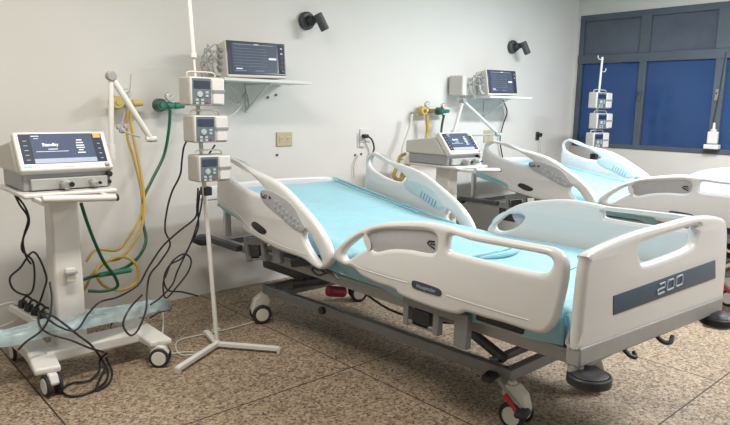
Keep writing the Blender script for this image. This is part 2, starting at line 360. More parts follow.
def make_bed():
    r = thing('hospital_bed', (BX, BY, 0), '', 'bed', 'hospital beds')
    # four side rails
    for side in (0, 1):
        xo = XN if side == 0 else XF
        sg = 1 if side == 0 else -1           # inward direction
        xm = xo + sg*TR/2
        def f(a, b, c, xm=xm): return (xm+c, a, b)
        def out(d, xo=xo, sg=sg): return lambda a, b, c: (xo - sg*d + c, a, b)
        foot = plate('side_rail', FR_FAR if side else FR, [HA_FAR, HB_FAR] if side else [HA, GP, HB], TR, .021, 'rail', r, f)
        plate('inlay_panel', GP2, [], .010, .003, 'railgrey', foot, (lambda a, b, c, xm=xm, sg=sg: (xm-sg*(.006 if sg > 0 else .021)+c, a, b)), sm=3)
        head = plate('side_rail', HR_NEAR if side == 0 else HR_FAR, [[(a if a < 3.4 or side else 3.4+(a-3.4)*1.7, b+(.012 if a > 3.5 and not side else 0)) for a, b in H1], H2], TR, .021, 'rail', r, f)
        ip = plate('inner_control_panel', [(a*.86+.42, b*.86+.115) for a, b in CP], [], .006, .002, 'innerpanel', head, lambda a, b, c, xo=xo, sg=sg: (xo+sg*(TR+.001)+c, a, b))
        for k in range(6):
            t = k/5; G().tube([(xo+sg*(TR+.005), 2.99-.13*t-.012, .858-.052*t+.022), (xo+sg*(TR+.005), 2.99-.13*t+.006, .858-.052*t-.022)], .0042, 6, 1).build('position_key', 'keyblue', ip)
        plate('control_panel', CP, [], .006, .002, 'railgrey', head, out(.001))
        # control keys in two rows that follow the panel, and a dial
        xk = xo - sg*.0055
        for k in range(7):
            t = k/6; yy = 3.025-.215*t; zz = .886-.085*t-.010*math.sin(t*3)
            for q in (-1, 1):
                kk = G(); kk.box((xk, yy+.006*q, zz-.0165*q), (.003, .016, .020), rotx(.45)); kk.build('key', ('logo' if (k+q) % 3 else 'cablegrey') if side == 0 else 'logo', head, bevel=.001)
        G().box((xk, 3.085, .920), (.003, .016, .014)).build('lamp_key', 'black', head)
        G().tube([(xk, 3.15+.030*math.cos(a), .925+.014*math.sin(a)) for a in [math.pi*(0.85+.2*i) for i in range(8)]], .0028, 6, 3).tube([(xk, 3.135, .932), (xk, 3.15, .916), (xk, 3.16, .926)], .0025, 6, 1).build('angle_symbol', 'black', head)
        plate('release_recess', OV, [], .006, .002, 'black', head, out(.001))
        # small mark on the grey inlay and badge on the rail
        y0 = 1.83
        g = G(); xi = xm - sg*(.0115 if sg > 0 else .0265)
        g.tube([(xi, y0-.020, .872), (xi, y0+.012, .869), (xi, y0+.022, .861), (xi, y0+.012, .852), (xi, y0-.022, .840)], .0042, 6, 1)
        g.tube([(xi, y0-.024, .858), (xi, y0+.004, .859)], .003, 6, 1)
        g.build('tilt_mark', 'black', foot)
        pill = plate('badge', [(1.925, .668), (1.90, .676), (1.78, .672), (1.752, .664), (1.747, .650), (1.76, .637), (1.79, .636), (1.90, .637), (1.923, .645)], [], .006, .002, 'screenframe', foot, out(.001))
        text('badge_lettering', 'Hospitalar', .024, 'logo', pill, (lambda a, b, c, xo=xo, sg=sg: (xo-sg*.0046-c*sg, 1.837-sg*a, .655+b)), ext=.0004, xs=1.15)
        xg = xo-sg*.0005
        G().tube([(xg, 2.36, .672), (xg, 2.28, .657), (xg, 2.1, .652), (xg, 1.95, .655)], .0022, 6, 4).build('moulding', 'rail', foot)
        G().tube([(xg, 1.72, .65), (xg, 1.60, .648), (xg, 1.42, .648), (xg, 1.30, .65)], .0022, 6, 4).build('moulding', 'rail', foot)
        # raised rib along the lower skirt
        G().tube([(xg, a, b) for a, b in [(3.62, .83), (3.45, .77), (3.30, .70), (3.05, .655), (2.85, .645), (2.72, .64)]], .0022, 6, 4).build('moulding', 'rail', head)
        # brackets that carry each rail
        def brk(yc, zt, zb, tiltx=0.):
            x = xo + sg*.055
            g = G(); rr = rotx(tiltx)
            def B(dy, dz, sy, sz, sx=.035, dx=0): g.box(Vector((x+sg*dx, yc, (zt+zb)/2))+rr@Vector((0, dy, dz)), (sx, sy, sz), rr)
            h = zt-zb
            B(.17, 0, .035, h); B(-.02, 0, .035, h); B(-.165, -.01, .075, h*1.05)
            B(.0, h*.32, .36, h*.3, .03); B(.075, -h*.36, .20, h*.16, .03)
            b = g.build('rail_bracket', 'grey', r, bevel=.005)
            g = G()
            g.box(Vector((x, yc, (zt+zb)/2))+rr@Vector((.0, .075, -.02)), (.03, .11, h*.55), rr)
            g.build('lock_block', 'black', b, bevel=.006)
        brk(1.83, .575, .430)
        brk(3.26, .655, .495, -.20)
        G().box((xo+sg*.07, 1.48, .582), (.04, .24, .05)).build('hand_grip', 'black', r, bevel=.012)
        G().box((xo+sg*.07, 2.83, .575), (.05, .26, .05), rotx(-.28)).build('hand_grip', 'black', r, bevel=.012)
        # release spring next to the head rail
        g = G(); ys_ = [(2.60, .555), (2.66, .585), (2.72, .555), (2.66, .535), (2.60, .56), (2.54, .575), (2.49, .548)]
        g.tube([(xo+sg*.03, a, b) for a, b in ys_], .006, 6, 4); g.build('release_lever', 'black', r)
    # footboard, a touch skewed to the frame
    ang = -math.atan(.08)
    ca, sa = math.cos(ang), math.sin(ang)
    FT = .05
    def ff(s, z, d): # d outwards (towards the viewer)
        return (XN + s*ca - (-d)*sa*(-1) - 0 , 1.10 + s*sa - d*ca, z)
    def ffc(a, b, c): return ff(a, b, c-FT/2)
    fb = plate('footboard', FB, [FH], FT, .022, 'rail', r, ffc)
    plate('band', ST, [], .004, .001, 'navy', fb, lambda a, b, c: ff(a, b, c+.0015), sm=1, bseg=1)
    def lg(a, b, c): return ff(.655+a, .735+b+a*.07, c+.0042)
    for k, path in enumerate(([(-.7, 1), (.9, 1), (1, .8), (1, .1), (.8, 0), (-.8, 0), (-1, -.15), (-1, -.8), (-.8, -1), (1, -1)], [(-.8, 1), (.7, 1), (1, .7), (1, -.8), (.8, -1), (-.8, -1), (-1, -.8), (-1, .8), (-.8, 1)], [(-.8, 1), (.8, 1), (1, .8), (1, -.8), (.8, -1), (-.8, -1), (-1, -.8), (-1, .8), (-.8, 1)])):
        G().tube([lg(-.075+.075*k+.028*a, .021*b, .001) for a, b in path], .0042, 6, 1).build('logo_letter', 'logo', fb)
    bar = G()
    p = [ff(s, z, d) for s, z, d in ((.03, .588, .004), (1.20, .588, .004), (1.20, .588, -.055), (.03, .588, -.055))]
    q = [ff(s, z, d) for s, z, d in ((.03, .512, .004), (1.20, .512, .004), (1.20, .512, -.055), (.03, .512, -.055))]
    V = [bar.bm.verts.new(v) for v in p+q]
    for idx in ((0, 1, 2, 3), (7, 6, 5, 4), (0, 4, 5, 1), (1, 5, 6, 2), (2, 6, 7, 3), (3, 7, 4, 0)): bar.bm.faces.new([V[i] for i in idx])
    for s in (.062, 1.16):
        a = Vector(ff(s, .435, -.03)); b = Vector(ff(s, .52, -.03)); bar.cyl(a, b, .030)
    fbar = bar.build('foot_bar', 'lightgrey', r, bevel=.008)
    for s in (.13, .66, 1.02):
        zc = .545
        G().quad([ff(s+a, zc+b, .003) for a, b in ((-.03, -.012), (.03, -.015), (.03, .010), (-.03, .012))]).build('sticker', 'white', fbar)
    # corner bumpers
    def bump(x, y, z):
        b = G().cyl((x, y, z-.018), (x, y, z+.018), .082, n=28).cyl((x, y, z+.018), (x, y, z+.034), .074, .045, n=28).cyl((x, y, z-.034), (x, y, z-.018), .05, .074, n=28)
        b.build('bumper', 'black', r, bevel=.006)
    for s, z in ((.07, .468), (1.12, .492)):
        c = ff(s, z, .02); bump(*c)
    bump(2.115, 4.03, .50); bump(3.235, 4.03, .50)
    for x in (2.115, 3.235):
        G().b2((x-.025, 3.55, .50), (x+.025, 4.03, .54)).build('bumper_arm', 'darkgrey', r, bevel=.006)
    # crank handles under the foot bar
    for s, e in ((.36, .4), (.62, 1.)):
        a = ff(s, .525, -.03); b = ff(s, .492, .01); c = ff(s+.03*e, .485, .03); d = ff(s+.085*e, .495, .012)
        G().tube([a, b, c, d], .010, 8, 5).build('crank_handle', 'black', r)
    # headboard
    hb = plate('headboard', [(2.10, .79), (2.10, .85), (2.16, .893), (2.4, .905), (2.675, .91), (2.95, .905), (3.19, .893), (3.25, .85), (3.25, .79)], [], .035, .014, 'rail', r, lambda a, b, c: (a, 3.965-c, b))
    for x in (2.24, 3.06): G().b2((x, 3.95, .52), (x+.05, 3.985, .86)).build('headboard_post', 'rail', hb, bevel=.006)
    # platform: side tubes, cross tubes, mattress deck in two leaves
    g = G()
    for x in (2.20, 3.15): g.b2((x-.02, 1.12, .47), (x+.02, 3.98, .52))
    for y in (1.14, 1.7, 2.4, 3.1, 3.9): g.b2((2.2, y-.02, .475), (3.15, y+.02, .515))
    g.build('platform_frame', 'lightgrey', r, bevel=.006)
    g = G(); g.b2((2.15, 1.16, .525), (3.20, 2.62, .545)); g.build('deck_panel', 'lightgrey', r, bevel=.005)
    a = math.atan2(.16, 1.26)
    G().box((2.675, 3.26, .665), (1.05, 1.30, .02), rotx(math.radians(9))).build('backrest_panel', 'lightgrey', r, bevel=.005)
    G().tube([(2.45, 2.75, .50), (2.45, 3.4, .66)], .018, 8, 1).tube([(2.9, 2.75, .50), (2.9, 3.4, .66)], .018, 8, 1).build('backrest_strut', 'darkgrey', r)
    # base frame
    g = G()
    for x, x2 in ((2.385, 2.275), (3.06, 3.06)):
        g.loft([[(x+d, 1.60, z) for d, z in ((-.022, .205), (.022, .205), (.022, .262), (-.022, .262))], [(x2+d, 3.50, z) for d, z in ((-.022, .205), (.022, .205), (.022, .262), (-.022, .262))]])
    for y in (1.60, 3.48): g.b2((2.27 if y > 2 else 2.363, y-.024, .205), (3.08, y+.024, .262))
    g.b2((2.40, 1.70, .235), (3.05, 1.735, .27)); g.b2((2.30, 3.30, .22), (3.06, 3.34, .26))
    g.build('base_frame', 'grey', r, bevel=.006)
    # lift arms and actuator housings
    for x in (2.46, 2.98):
        g = G(); g.tube([(x, 1.68, .26), (x, 2.24, .47)], .026, 8, 1); g.build('lift_arm', 'darkgrey', r)
        g = G(); g.tube([(x, 3.40, .25), (x, 3.10, .34), (x, 2.80, .48)], .026, 8, 1); g.build('lift_arm', 'darkgrey', r)
    G().b2((2.42, 3.28, .30), (2.80, 3.76, .46)).build('drive_housing', 'darkgrey', r, bevel=.02)
    G().tube([(2.7, 3.2, .38), (2.7, 2.1, .36), (2.7, 1.65, .27)], .022, 10, 1).build('actuator', 'darkgrey', r)
    G().tube([(2.20, 2.5, .49), (2.25, 2.2, .40), (2.5, 1.95, .36), (2.8, 1.9, .40)], .007, 6, 6).build('cable', 'black', r)
    # casters
    def caster(x, y, dx, dy):
        o = G()
        n = 15
        d = Vector((dx, dy, 0)).normalized(); sd = Vector((-d.y, d.x, 0))
        prof = [(-.035, .155), (-.02, .20), (.03, .20), (.075, .165), (.095, .10), (.085, .05), (.055, .045), (.06, .09), (.03, .11), (-.01, .10)]
        bmv = []
        for t in (-.032, .032):
            bmv.append([o.bm.verts.new(Vector((x, y, 0))+d*a+sd*t+Vector((0, 0, b))) for a, b in prof])
        for k in range(len(prof)):
            k2 = (k+1) % len(prof); o.bm.faces.new((bmv[0][k], bmv[0][k2], bmv[1][k2], bmv[1][k]))
        o.bm.faces.new(bmv[0]); o.bm.faces.new(bmv[1][::-1])
        o.cyl((x, y, .19), (x, y, .215), .022)
        c = o.build('caster', 'cream', r, bevel=.006)
        w = Vector((x, y, .066))+d*.03
        for t in (-1, 1):
            a = w+sd*(.034*t); b = w+sd*(.056*t)
            G().cyl(a, b, .066, n=28).build('tire', 'rubber', c, bevel=.008)
            G().cyl(b-sd*.004*t, b+sd*(.004*t), .044, n=24).build('hub', 'cream', c, bevel=.003)
    caster(2.375, 1.575, .12, -1); caster(2.275, 3.50, -1, .35); caster(3.04, 1.56, .5, -1); caster(3.06, 3.48, .9, -.5)
    # brake pedals
    pa, pb = Vector((2.350, 1.632, 0.213)), Vector((2.350, 1.492, 0.101)); pv = pb-pa; pr = rotx(math.atan2(-pv.z, -pv.y)) 
    G().box((pa+pb)/2, (.035, pv.length, .018), pr).build('brake_pedal', 'lightgrey', r, bevel=.004)
    G().box(pa.lerp(pb, .62)+Vector((0, 0, -.016)), (.060, pv.length*.5, .022), pr).build('brake_marking', 'red', r, bevel=.002)
    G().box(pa+Vector((-.03, .03, .005)), (.09, .06, .03), rotz(.3)).build('pedal_pad', 'rubber', r, bevel=.013)
    G().box(pb+Vector((-.02, -.01, 0)), (.09, .06, .03), rotz(.3)).build('pedal_pad', 'rubber', r, bevel=.013)
    G().box((2.84, 3.10, .315), (.34, .04, .03)).build('brake_bar', 'black', r, bevel=.008)
    G().cyl((2.470, 3.060, 0.280), (2.605, 3.060, 0.248), .036).build('brake_knob', 'pink', r, bevel=.01)
    G().cyl((2.265, 2.88, .235), (2.30, 2.88, .235), .024).build('end_plug', 'black', r, bevel=.005)
    return r
bed1 = make_bed()
bed1['label'] = 'near white adjustable hospital bed, whole, with slate-blue 200 band on footboard'
bed2 = copy_tree(bed1); bed2.location = (BX+2.86, BY+.03, 0)
for c in bed2.children:          # the far bed is cranked a little higher on its base
    if c.name.split('.')[0] not in ('base_frame', 'caster', 'brake_pedal', 'brake_marking', 'pedal_pad', 'brake_bar', 'brake_knob', 'end_plug'): c.location.z += .045
bed2['label'] = 'far white adjustable hospital bed by the windows, partly cut off at right'

# mattresses under blue sheets
def make_mattress():
    r = thing('mattress', (BX, BY, .5), '', 'mattress', 'mattresses under blue sheets')
    prof = [(1.165, .700), (1.5, .702), (2.0, .702), (2.4, .702), (2.6, .708), (2.8, .728), (3.0, .758), (3.3, .808), (3.6, .858), (3.86, .900)]
    P = smooth_path([(0, a, b) for a, b in prof], 8)
    w = .545; T = .145
    secs = []; n = 26
    rr = .045
    for i, p in enumerate(P):
        t = P[min(i+1, len(P)-1)]-P[max(i-1, 0)]; t.normalize(); nn = Vector((0, -t.z, t.y))
        e = min(i, len(P)-1-i); shr = 0 if e > 3 else (.035, .018, .008, .002)[e]
        sec = []
        for k in range(n+1):
            x = -w+2*w*k/n; q = abs(x)/w
            edge = max(0, (abs(x)-(w-rr))/rr); drop = rr*(1-math.sqrt(max(0, 1-min(edge, 1)**2)))
            wr = .004*math.sin(9*p.y+5*x+2*math.sin(4*x))+.003*math.sin(21*x+7*p.y)*math.sin(5*p.y)
            sec.append(Vector((BX+x*(1-shr*.6), p.y, p.z))+nn*(-drop*.9-shr+wr*(1-edge)))
        for k in range(n+1):
            x = w-2*w*k/n
            sec.append(Vector((BX+x*(1-shr*.6), p.y, p.z))+nn*(-T+shr))
        secs.append(sec)
    G().loft(secs).build('sheet_covered_pad', 'sheet', r, angle=60)
    # sheet skirts that hang over the long edges
    for sx in (-1, 1):
        g = G(); R0 = []; R1 = []; R2 = []
        N = 70
        for i in range(N+1):
            y = 1.19+(2.60-1.19)*i/N
            z1 = .545+.012*math.sin(6*y)+.010*math.sin(17*y+1)
            if y > 2.2: z1 += (y-2.2)*.12
            x = BX+sx*(w+.008+.010*math.sin(14*y)+.004*math.sin(33*y))
            R0.append(g.bm.verts.new((BX+sx*(w-.012), y, .695))); R1.append(g.bm.verts.new((BX+sx*(w+.006), y, .66))); R2.append(g.bm.verts.new((x, y, z1)))
        for A, B in ((R0, R1), (R1, R2)):
            for i in range(N): g.bm.faces.new((A[i], A[i+1], B[i+1], B[i]))
        o = g.build('sheet_skirt', 'sheet', r, angle=80); s = o.modifiers.new('s', 'SOLIDIFY'); s.thickness = .004
    # foot end skirt gathered at the corner
    g = G(); A = []; B = []; Cc = []
    for i in range(61):
        x = 2.10+1.14*i/60
        A.append(g.bm.verts.new((x, 1.175, .69))); B.append(g.bm.verts.new((x, 1.155+.006*math.sin(30*x), .62))); Cc.append(g.bm.verts.new((x, 1.16+.012*math.sin(26*x), .50+.01*math.sin(15*x))))
    for P_, Q in ((A, B), (B, Cc)):
        for i in range(60): g.bm.faces.new((P_[i], P_[i+1], Q[i+1], Q[i]))
    o = g.build('sheet_skirt', 'sheet', r, angle=80); s = o.modifiers.new('s', 'SOLIDIFY'); s.thickness = .004
    # rucked folds in the sheet, crease shade drawn as dark teal lines
    g = G()
    g.tube([(2.50, 1.93, .705), (2.60, 1.88, .714), (2.72, 1.87, .716), (2.84, 1.90, .712), (2.90, 1.95, .705)], lambda t: .004+.013*math.sin(math.pi*min(max(t, 0), 1)), 8, 6)
    g.tube([(2.45, 1.98, .703), (2.56, 1.945, .712), (2.70, 1.95, .710), (2.80, 1.99, .704)], lambda t: .003+.008*math.sin(math.pi*min(max(t, 0), 1)), 8, 6)
    g.build('sheet_fold', 'sheet', r)
    g = G()
    g.tube([(2.52, 1.915, .712), (2.64, 1.905, .718), (2.78, 1.925, .716), (2.86, 1.955, .708)], .0045, 6, 6)
    g.tube([(2.66, 1.50, .705), (2.85, 1.52, .707), (3.02, 1.57, .707), (3.17, 1.66, .703)], .003, 6, 4)
    g.tube([(2.86, 1.44, .703), (3.04, 1.46, .706), (3.19, 1.52, .703)], .0025, 6, 4)
    g.build('crease_shade', 'sheetshade', r)
    g = G()
    g.tube([(3.18, 2.62, .712), (3.175, 3.0, .766), (3.165, 3.4, .832), (3.15, 3.84, .902)], .007, 6, 5)
    g.tube([(3.13, 2.9, .753), (3.12, 3.3, .814), (3.10, 3.8, .896)], .005, 6, 5)
    g.build('edge_fold', 'sheet', r)
    return r
m1 = make_mattress(); m1['label'] = 'mattress in pale blue sheet lying on the near hospital bed'
m2 = copy_tree(m1); m2.location = (BX+2.86, BY+.03, .545); m2['label'] = 'mattress in pale blue sheet lying on the far hospital bed by the windows'

# ================================================================== VENTILATOR
def wheel_small(parent, x, y, m='white', dirx=0., face=-1):
    """twin cart castor with an arched hood"""
    g = G(); prof = [(-.050, .065), (-.04, .105), (0, .125), (.035, .115), (.055, .075), (.045, .06), (.0, .055)]
    ca_, sa_ = math.cos(dirx), math.sin(dirx)
    def T(u, v, z): return (x+u*sa_+v*ca_, y-u*ca_+v*sa_, z)
    A = [g.bm.verts.new(T(a, -.022, b)) for a, b in prof]; B = [g.bm.verts.new(T(a, .022, b)) for a, b in prof]
    for k in range(len(prof)):
        k2 = (k+1) % len(prof); g.bm.faces.new((A[k], A[k2], B[k2], B[k]))
    g.bm.faces.new(A); g.bm.faces.new(B[::-1]); g.cyl((x, y, .10), (x, y, .15), .016)
    c = g.build('caster', m, parent, bevel=.006)
    for t in (-1, 1):
        G().cyl(T(.005, .02*t, .055), T(.005, .038*t, .055), .055, n=24).build('tire', 'rubber', c, bevel=.006)
        G().cyl(T(.005, .036*t, .055), T(.005, .041*t, .055), .040, n=24).build('hub', m, c, bevel=.002)
    return c
VX0, VX1 = .79, 1.232     # bezel span
def make_ventilator():
    r = thing('ventilator', (1.04, 3.6, 0), '', 'ventilator', 'ventilators on trolleys')
    yt, yb, zt, zb = 3.43, 3.31, 1.304, 1.120
    # tilted display in its own coordinates
    up = Vector((0, yt-yb, zt-zb)); hh = up.length; up.normalize(); nrm = Vector((0, -up.z, up.y))
    C0 = Vector(((VX0+VX1)/2, yb, zb)); hw = (VX1-VX0)/2
    def s(a, b, c=0): # a -1..1, b 0..1, c towards viewer
        return C0+Vector((a*hw, 0, 0))+up*(b*hh)+nrm*c
    def slab(g, a0, a1, b0, b1, c0, c1):
        V = [g.bm.verts.new(s(a, b, c)) for c in (c0, c1) for a, b in ((a0, b0), (a1, b0), (a1, b1), (a0, b1))]
        for idx in ((0, 1, 2, 3), (4, 5, 6, 7), (0, 1, 5, 4), (1, 2, 6, 5), (2, 3, 7, 6), (3, 0, 4, 7)): g.bm.faces.new([V[i] for i in idx])
        return g
    bz = slab(G(), -1, 1, 0, 1, -.045, 0).build('display', 'white', r, bevel=.010, seg=3)
    slab(G(), -.90, .89, .17, .93, -.002, .002).build('screen_glass', 'vside', bz, bevel=.002)
    sc = slab(G(), -.67, .66, .17, .93, .0005, .0030).build('screen', 'vscreen', bz)
    slab(G(), .70, .86, .81, .92, .001, .0040).build('alarm_button', 'orange', bz)
    slab(G(), -.93, -.74, .075, .13, -.001, .0022).build('led', 'led', bz)
    slab(G(), .80, .90, .05, .12, -.001, .012).build('knob', 'lightgrey', bz, bevel=.003)
    slab(G(), -.10, .12, .07, .085, -.001, .002).build('maker_mark', 'lightgrey', bz)
    text('screen_text', 'Standby', .024, 'text', bz, lambda a, b, c: s(-.28+a/hw, .64+b/hh, .0036+c), bold=.0006)
    g = G()
    slab(g, -.60, .08, .465, .475, .0030, .0040); slab(g, -.64, -.48, .86, .875, .003, .004); slab(g, -.60, -.5, .80, .81, .003, .004); slab(g, -.34, -.14, .52, .535, .003, .004)
    for k, (w0, b0) in enumerate(((.12, .74), (.16, .67), (.18, .60), (.18, .54), (.10, .48), (.17, .41))): slab(g, .36-w0/2, .36+w0/2, b0, b0+.025, .003, .004)
    g.build('screen_readout', 'text', bz)
    g = G()
    for k in range(7): slab(g, -.56+.17*k, -.50+.17*k, .225, .265, .003, .004)
    for k in range(5): slab(g, -.83, -.75, .26+.12*k, .275+.12*k, .003, .004)
    for k in range(4): slab(g, .75, .81, .25+.13*k, .27+.13*k, .003, .004)
    slab(g, -.67, .66, .175, .29, .0031, .0034)
    g.build('screen_icon', 'textdim', bz)
    # body behind the display
    g = G(); g.loft([[(VX0-.005, 3.36, 1.105), (VX1-.01, 3.36, 1.105), (VX1-.01, 3.46, 1.262), (VX0-.005, 3.46, 1.262)],
                     [(VX0-.005, 3.74, 1.105), (VX1-.01, 3.74, 1.105), (VX1-.01, 3.74, 1.215), (VX0-.005, 3.74, 1.215)]])
    g.build('housing', 'cream', r, bevel=.012)
    # grey gas module under it
    gm = G().b2((VX0+.015, 3.35, 1.018), (VX1-.005, 3.72, 1.108)).build('gas_module', 'lightgrey', r, bevel=.008)
    G().b2((VX0+.045, 3.325, 1.022), (VX1-.03, 3.345, 1.078)).build('front_panel', 'cablegrey', gm, bevel=.005)
    for x, rad in ((.985, .022), (1.12, .015)):
        G().cyl((x, 3.335, 1.055), (x, 3.265, 1.045), rad, n=18).cyl((x, 3.30, 1.07), (x, 3.30, 1.03), rad*.9, n=14).build('breathing_port', 'cablegrey', gm, bevel=.004)
        G().cyl((x+.018, 3.262, 1.052), (x+.018, 3.252, 1.050), rad*.55, n=14).build('port_mouth', 'rubber', gm)
    G().cyl((1.215, 3.36, 1.085), (1.215, 3.325, 1.085), .015).cyl((1.212, 3.36, 1.045), (1.212, 3.325, 1.045), .011).build('connector', 'black', gm, bevel=.003)
    # tray and push bar
    tr = G().b2((VX0-.01, 3.25, .993), (VX1-.01, 3.74, 1.016)).build('tray', 'white', r, bevel=.008)
    g = G(); g.tube([(0.825, 3.120, 1.007), (1.163, 3.120, 0.988)], .017, 14, 1)
    g.b2((.825, 3.12, .975), (.85, 3.30, .998)); g.b2((1.135, 3.12, .970), (1.16, 3.30, .998)); g.build('push_bar', 'white', r, bevel=.004)
    G().cyl((1.163, 3.120, 0.988), (1.173, 3.120, 0.988), .0175).build('bar_end', 'black', r)
    # tapered column and lower clip
    g = G(); g.loft([[(.935, 3.42, .16), (1.090, 3.42, .16), (1.090, 3.56, .16), (.935, 3.56, .16)], [(.945, 3.43, .990), (1.080, 3.43, .990), (1.080, 3.55, .990), (.945, 3.55, .990)]])
    g.build('column', 'white', r, bevel=.014, seg=3)
    cl = G().box((1.01, 3.398, .56), (.05, .03, .075)).build('hose_clip', 'cream', r, bevel=.006)
    G().box((1.01, 3.378, .575), (.062, .02, .018)).build('clip_hook', 'lightgrey', cl, bevel=.004)
    # base: crossbar and two feet
    g = G()
    g.b2((.86, 3.36, .115), (1.37, 3.52, .178))
    for x0_, x1_, sx in ((.79, .91, -.02), (1.33, 1.45, .03)):
        g.loft([[(x0_+sx, 3.24, .115), (x1_+sx, 3.22, .115), (x1_+sx, 3.22, .150), (x0_+sx, 3.24, .150)],
                [(x0_, 3.45, .115), (x1_, 3.45, .115), (x1_, 3.45, .180), (x0_, 3.45, .180)],
                [(x0_, 3.60, .115), (x1_, 3.60, .115), (x1_, 3.60, .180), (x0_, 3.60, .180)],
                [(x0_+sx, 3.88, .115), (x1_+sx, 3.88, .115), (x1_+sx, 3.88, .150), (x0_+sx, 3.88, .150)]])
    g.build('trolley_base', 'white', r, bevel=.012, seg=3)
    for x, y, d in ((.845, 3.245, .1), (1.41, 3.245, .9), (.84, 3.84, 0), (1.42, 3.84, .3)): wheel_small(r, x, y, dirx=d)
    return r
def make_arm(parent, pts, claw=True):
    base, top, joint, tip = [Vector(p) for p in pts]
    g = G(); g.tube([base, top], .014, 12, 1); g.ball(base, .022); g.cyl(base-Vector((0, 0, .05)), base+Vector((0, 0, .03)), .022)
    a = g.build('arm_post', 'whitemetal', parent)
    g = G(); g.tube([top, joint], .017, 12, 1).build('arm_boom', 'whitemetal', parent)
    G().cyl(top-Vector((.0, .022, 0)), top+Vector((0, .022, 0)), .026).build('arm_joint', 'lightgrey', parent, bevel=.004)
    G().cyl(joint-Vector((.03, 0, .0)), joint+Vector((.03, 0, 0)), .017).ball(joint, .02).build('arm_tip', 'whitemetal', parent)
    return a
v1 = make_ventilator(); v1['label'] = 'ventilator on white trolley at far left, its blue-grey screen reading Standby'
v2 = copy_tree(v1)
v2.location = (1.04+3.245, 3.76, 0); v2.scale = (.95, 1.22, .965)
v2['label'] = 'ventilator between the two beds, its grey body seen from the side'
make_arm(v1, [(1.300, 3.520, 1.195), (1.316, 3.520, 1.595), (1.527, 3.520, 1.251), (0,0,0)])
g = G(); g.tube([(1.443, 3.560, 1.613), (1.427, 3.560, 1.497), (1.372, 3.540, 1.336)], .004, 6, 4); g.tube([(1.341, 3.520, 1.315), (1.382, 3.500, 1.288), (1.455, 3.500, 1.264)], .005, 6, 3)
g.build('hose_wire', 'cablegrey', v1)
g = G(); 
for q in ((1.347, 3.520, 1.320), (1.386, 3.520, 1.325), (1.363, 3.520, 1.298)): g.cyl(Vector(q)-Vector((0, .012, 0)), Vector(q)+Vector((0, .012, 0)), .014)
g.build('hose_holder', 'cablegrey', v1, bevel=.003)
make_arm(v2, [(4.681, 3.880, 1.268), (4.808, 3.880, 1.588), (5.430, 3.880, 1.252), (0,0,0)])
G().tube([(4.667, 3.880, 1.259), (5.034, 3.880, 1.246), (5.447, 3.880, 1.252)], .009, 8, 1).build('arm_rail', 'cablegrey', v2)
G().ball((5.385, 3.860, 1.253), .03, (1.2, .7, .8)).build('arm_clamp', 'lightgrey', v2)

# ================================================================== INFUSION STANDS AND PUMPS
def make_stand(base, top, feet, label, low_pole_r=.011, hook=False):
    r = thing('infusion_stand', (base[0], base[1], 0), label, 'stand', 'infusion stands')
    b = Vector(base); t = Vector(top); mid = b.lerp(t, .745)
    b2 = Vector((b.x, b.y, .035))
    G().tube([b2, b.lerp(t, .5)], .0135, 12, 1).tube([b.lerp(t, .5), mid], .0125, 12, 1).build('pole', 'whitemetal', r)
    up = G().tube([b.lerp(t, .70), b.lerp(t, .80)], .007, 12, 1).tube([b.lerp(t, .80), t], .012, 12, 1).build('inner_pole', 'whitemetal', r)
    G().cyl(b.lerp(t, .80)-Vector((0, 0, .012)), b.lerp(t, .80)+Vector((0, 0, .012)), .017).build('collar', 'whitemetal', r, bevel=.003)
    G().ball((b.x, b.y, .035), .022).build('foot_hub', 'whitemetal', r)
    for f_ in feet:
        f_ = Vector((f_[0], f_[1], .022)); d = (f_-b2).normalized()
        q = f_-b2; ang_ = math.atan2(f_.y-b.y, f_.x-b.x); L_ = (Vector((f_.x-b.x, f_.y-b.y, 0))).length
        leg = G().box(((b.x+f_.x)/2, (b.y+f_.y)/2, .028), (L_, .032, .026), rotz(ang_)).build('leg', 'whitemetal', r, bevel=.004)
        G().box((f_.x, f_.y, .018), (.022, .036, .034), rotz(ang_)).build('foot_cap', 'cream', leg, bevel=.003)
    if hook:
        for s_, z_ in ((-1, .0), (1, -.13)):
            G().tube([t+Vector((0, 0, z_-.02)), t+Vector((s_*.05, 0, z_-.03)), t+Vector((s_*.09, 0, z_-.02)), t+Vector((s_*.10, 0, z_+.01))], .005, 6, 4).build('hook', 'whitemetal', r)
    return r
st1 = make_stand((1.784, 3.272, 0.020), (1.673, 3.310, 2.142), [(1.440, 3.079, 0.020), (2.027, 2.969, 0.020), (1.832, 3.498, 0.020)], 'white infusion stand on three flat feet beside the left ventilator')
st2 = make_stand((6.76, 3.62, 0), (6.853, 3.620, 2.063), [(6.52, 3.42), (7.02, 3.46), (6.76, 3.90)], 'white infusion stand with top hooks in front of the window', hook=True)

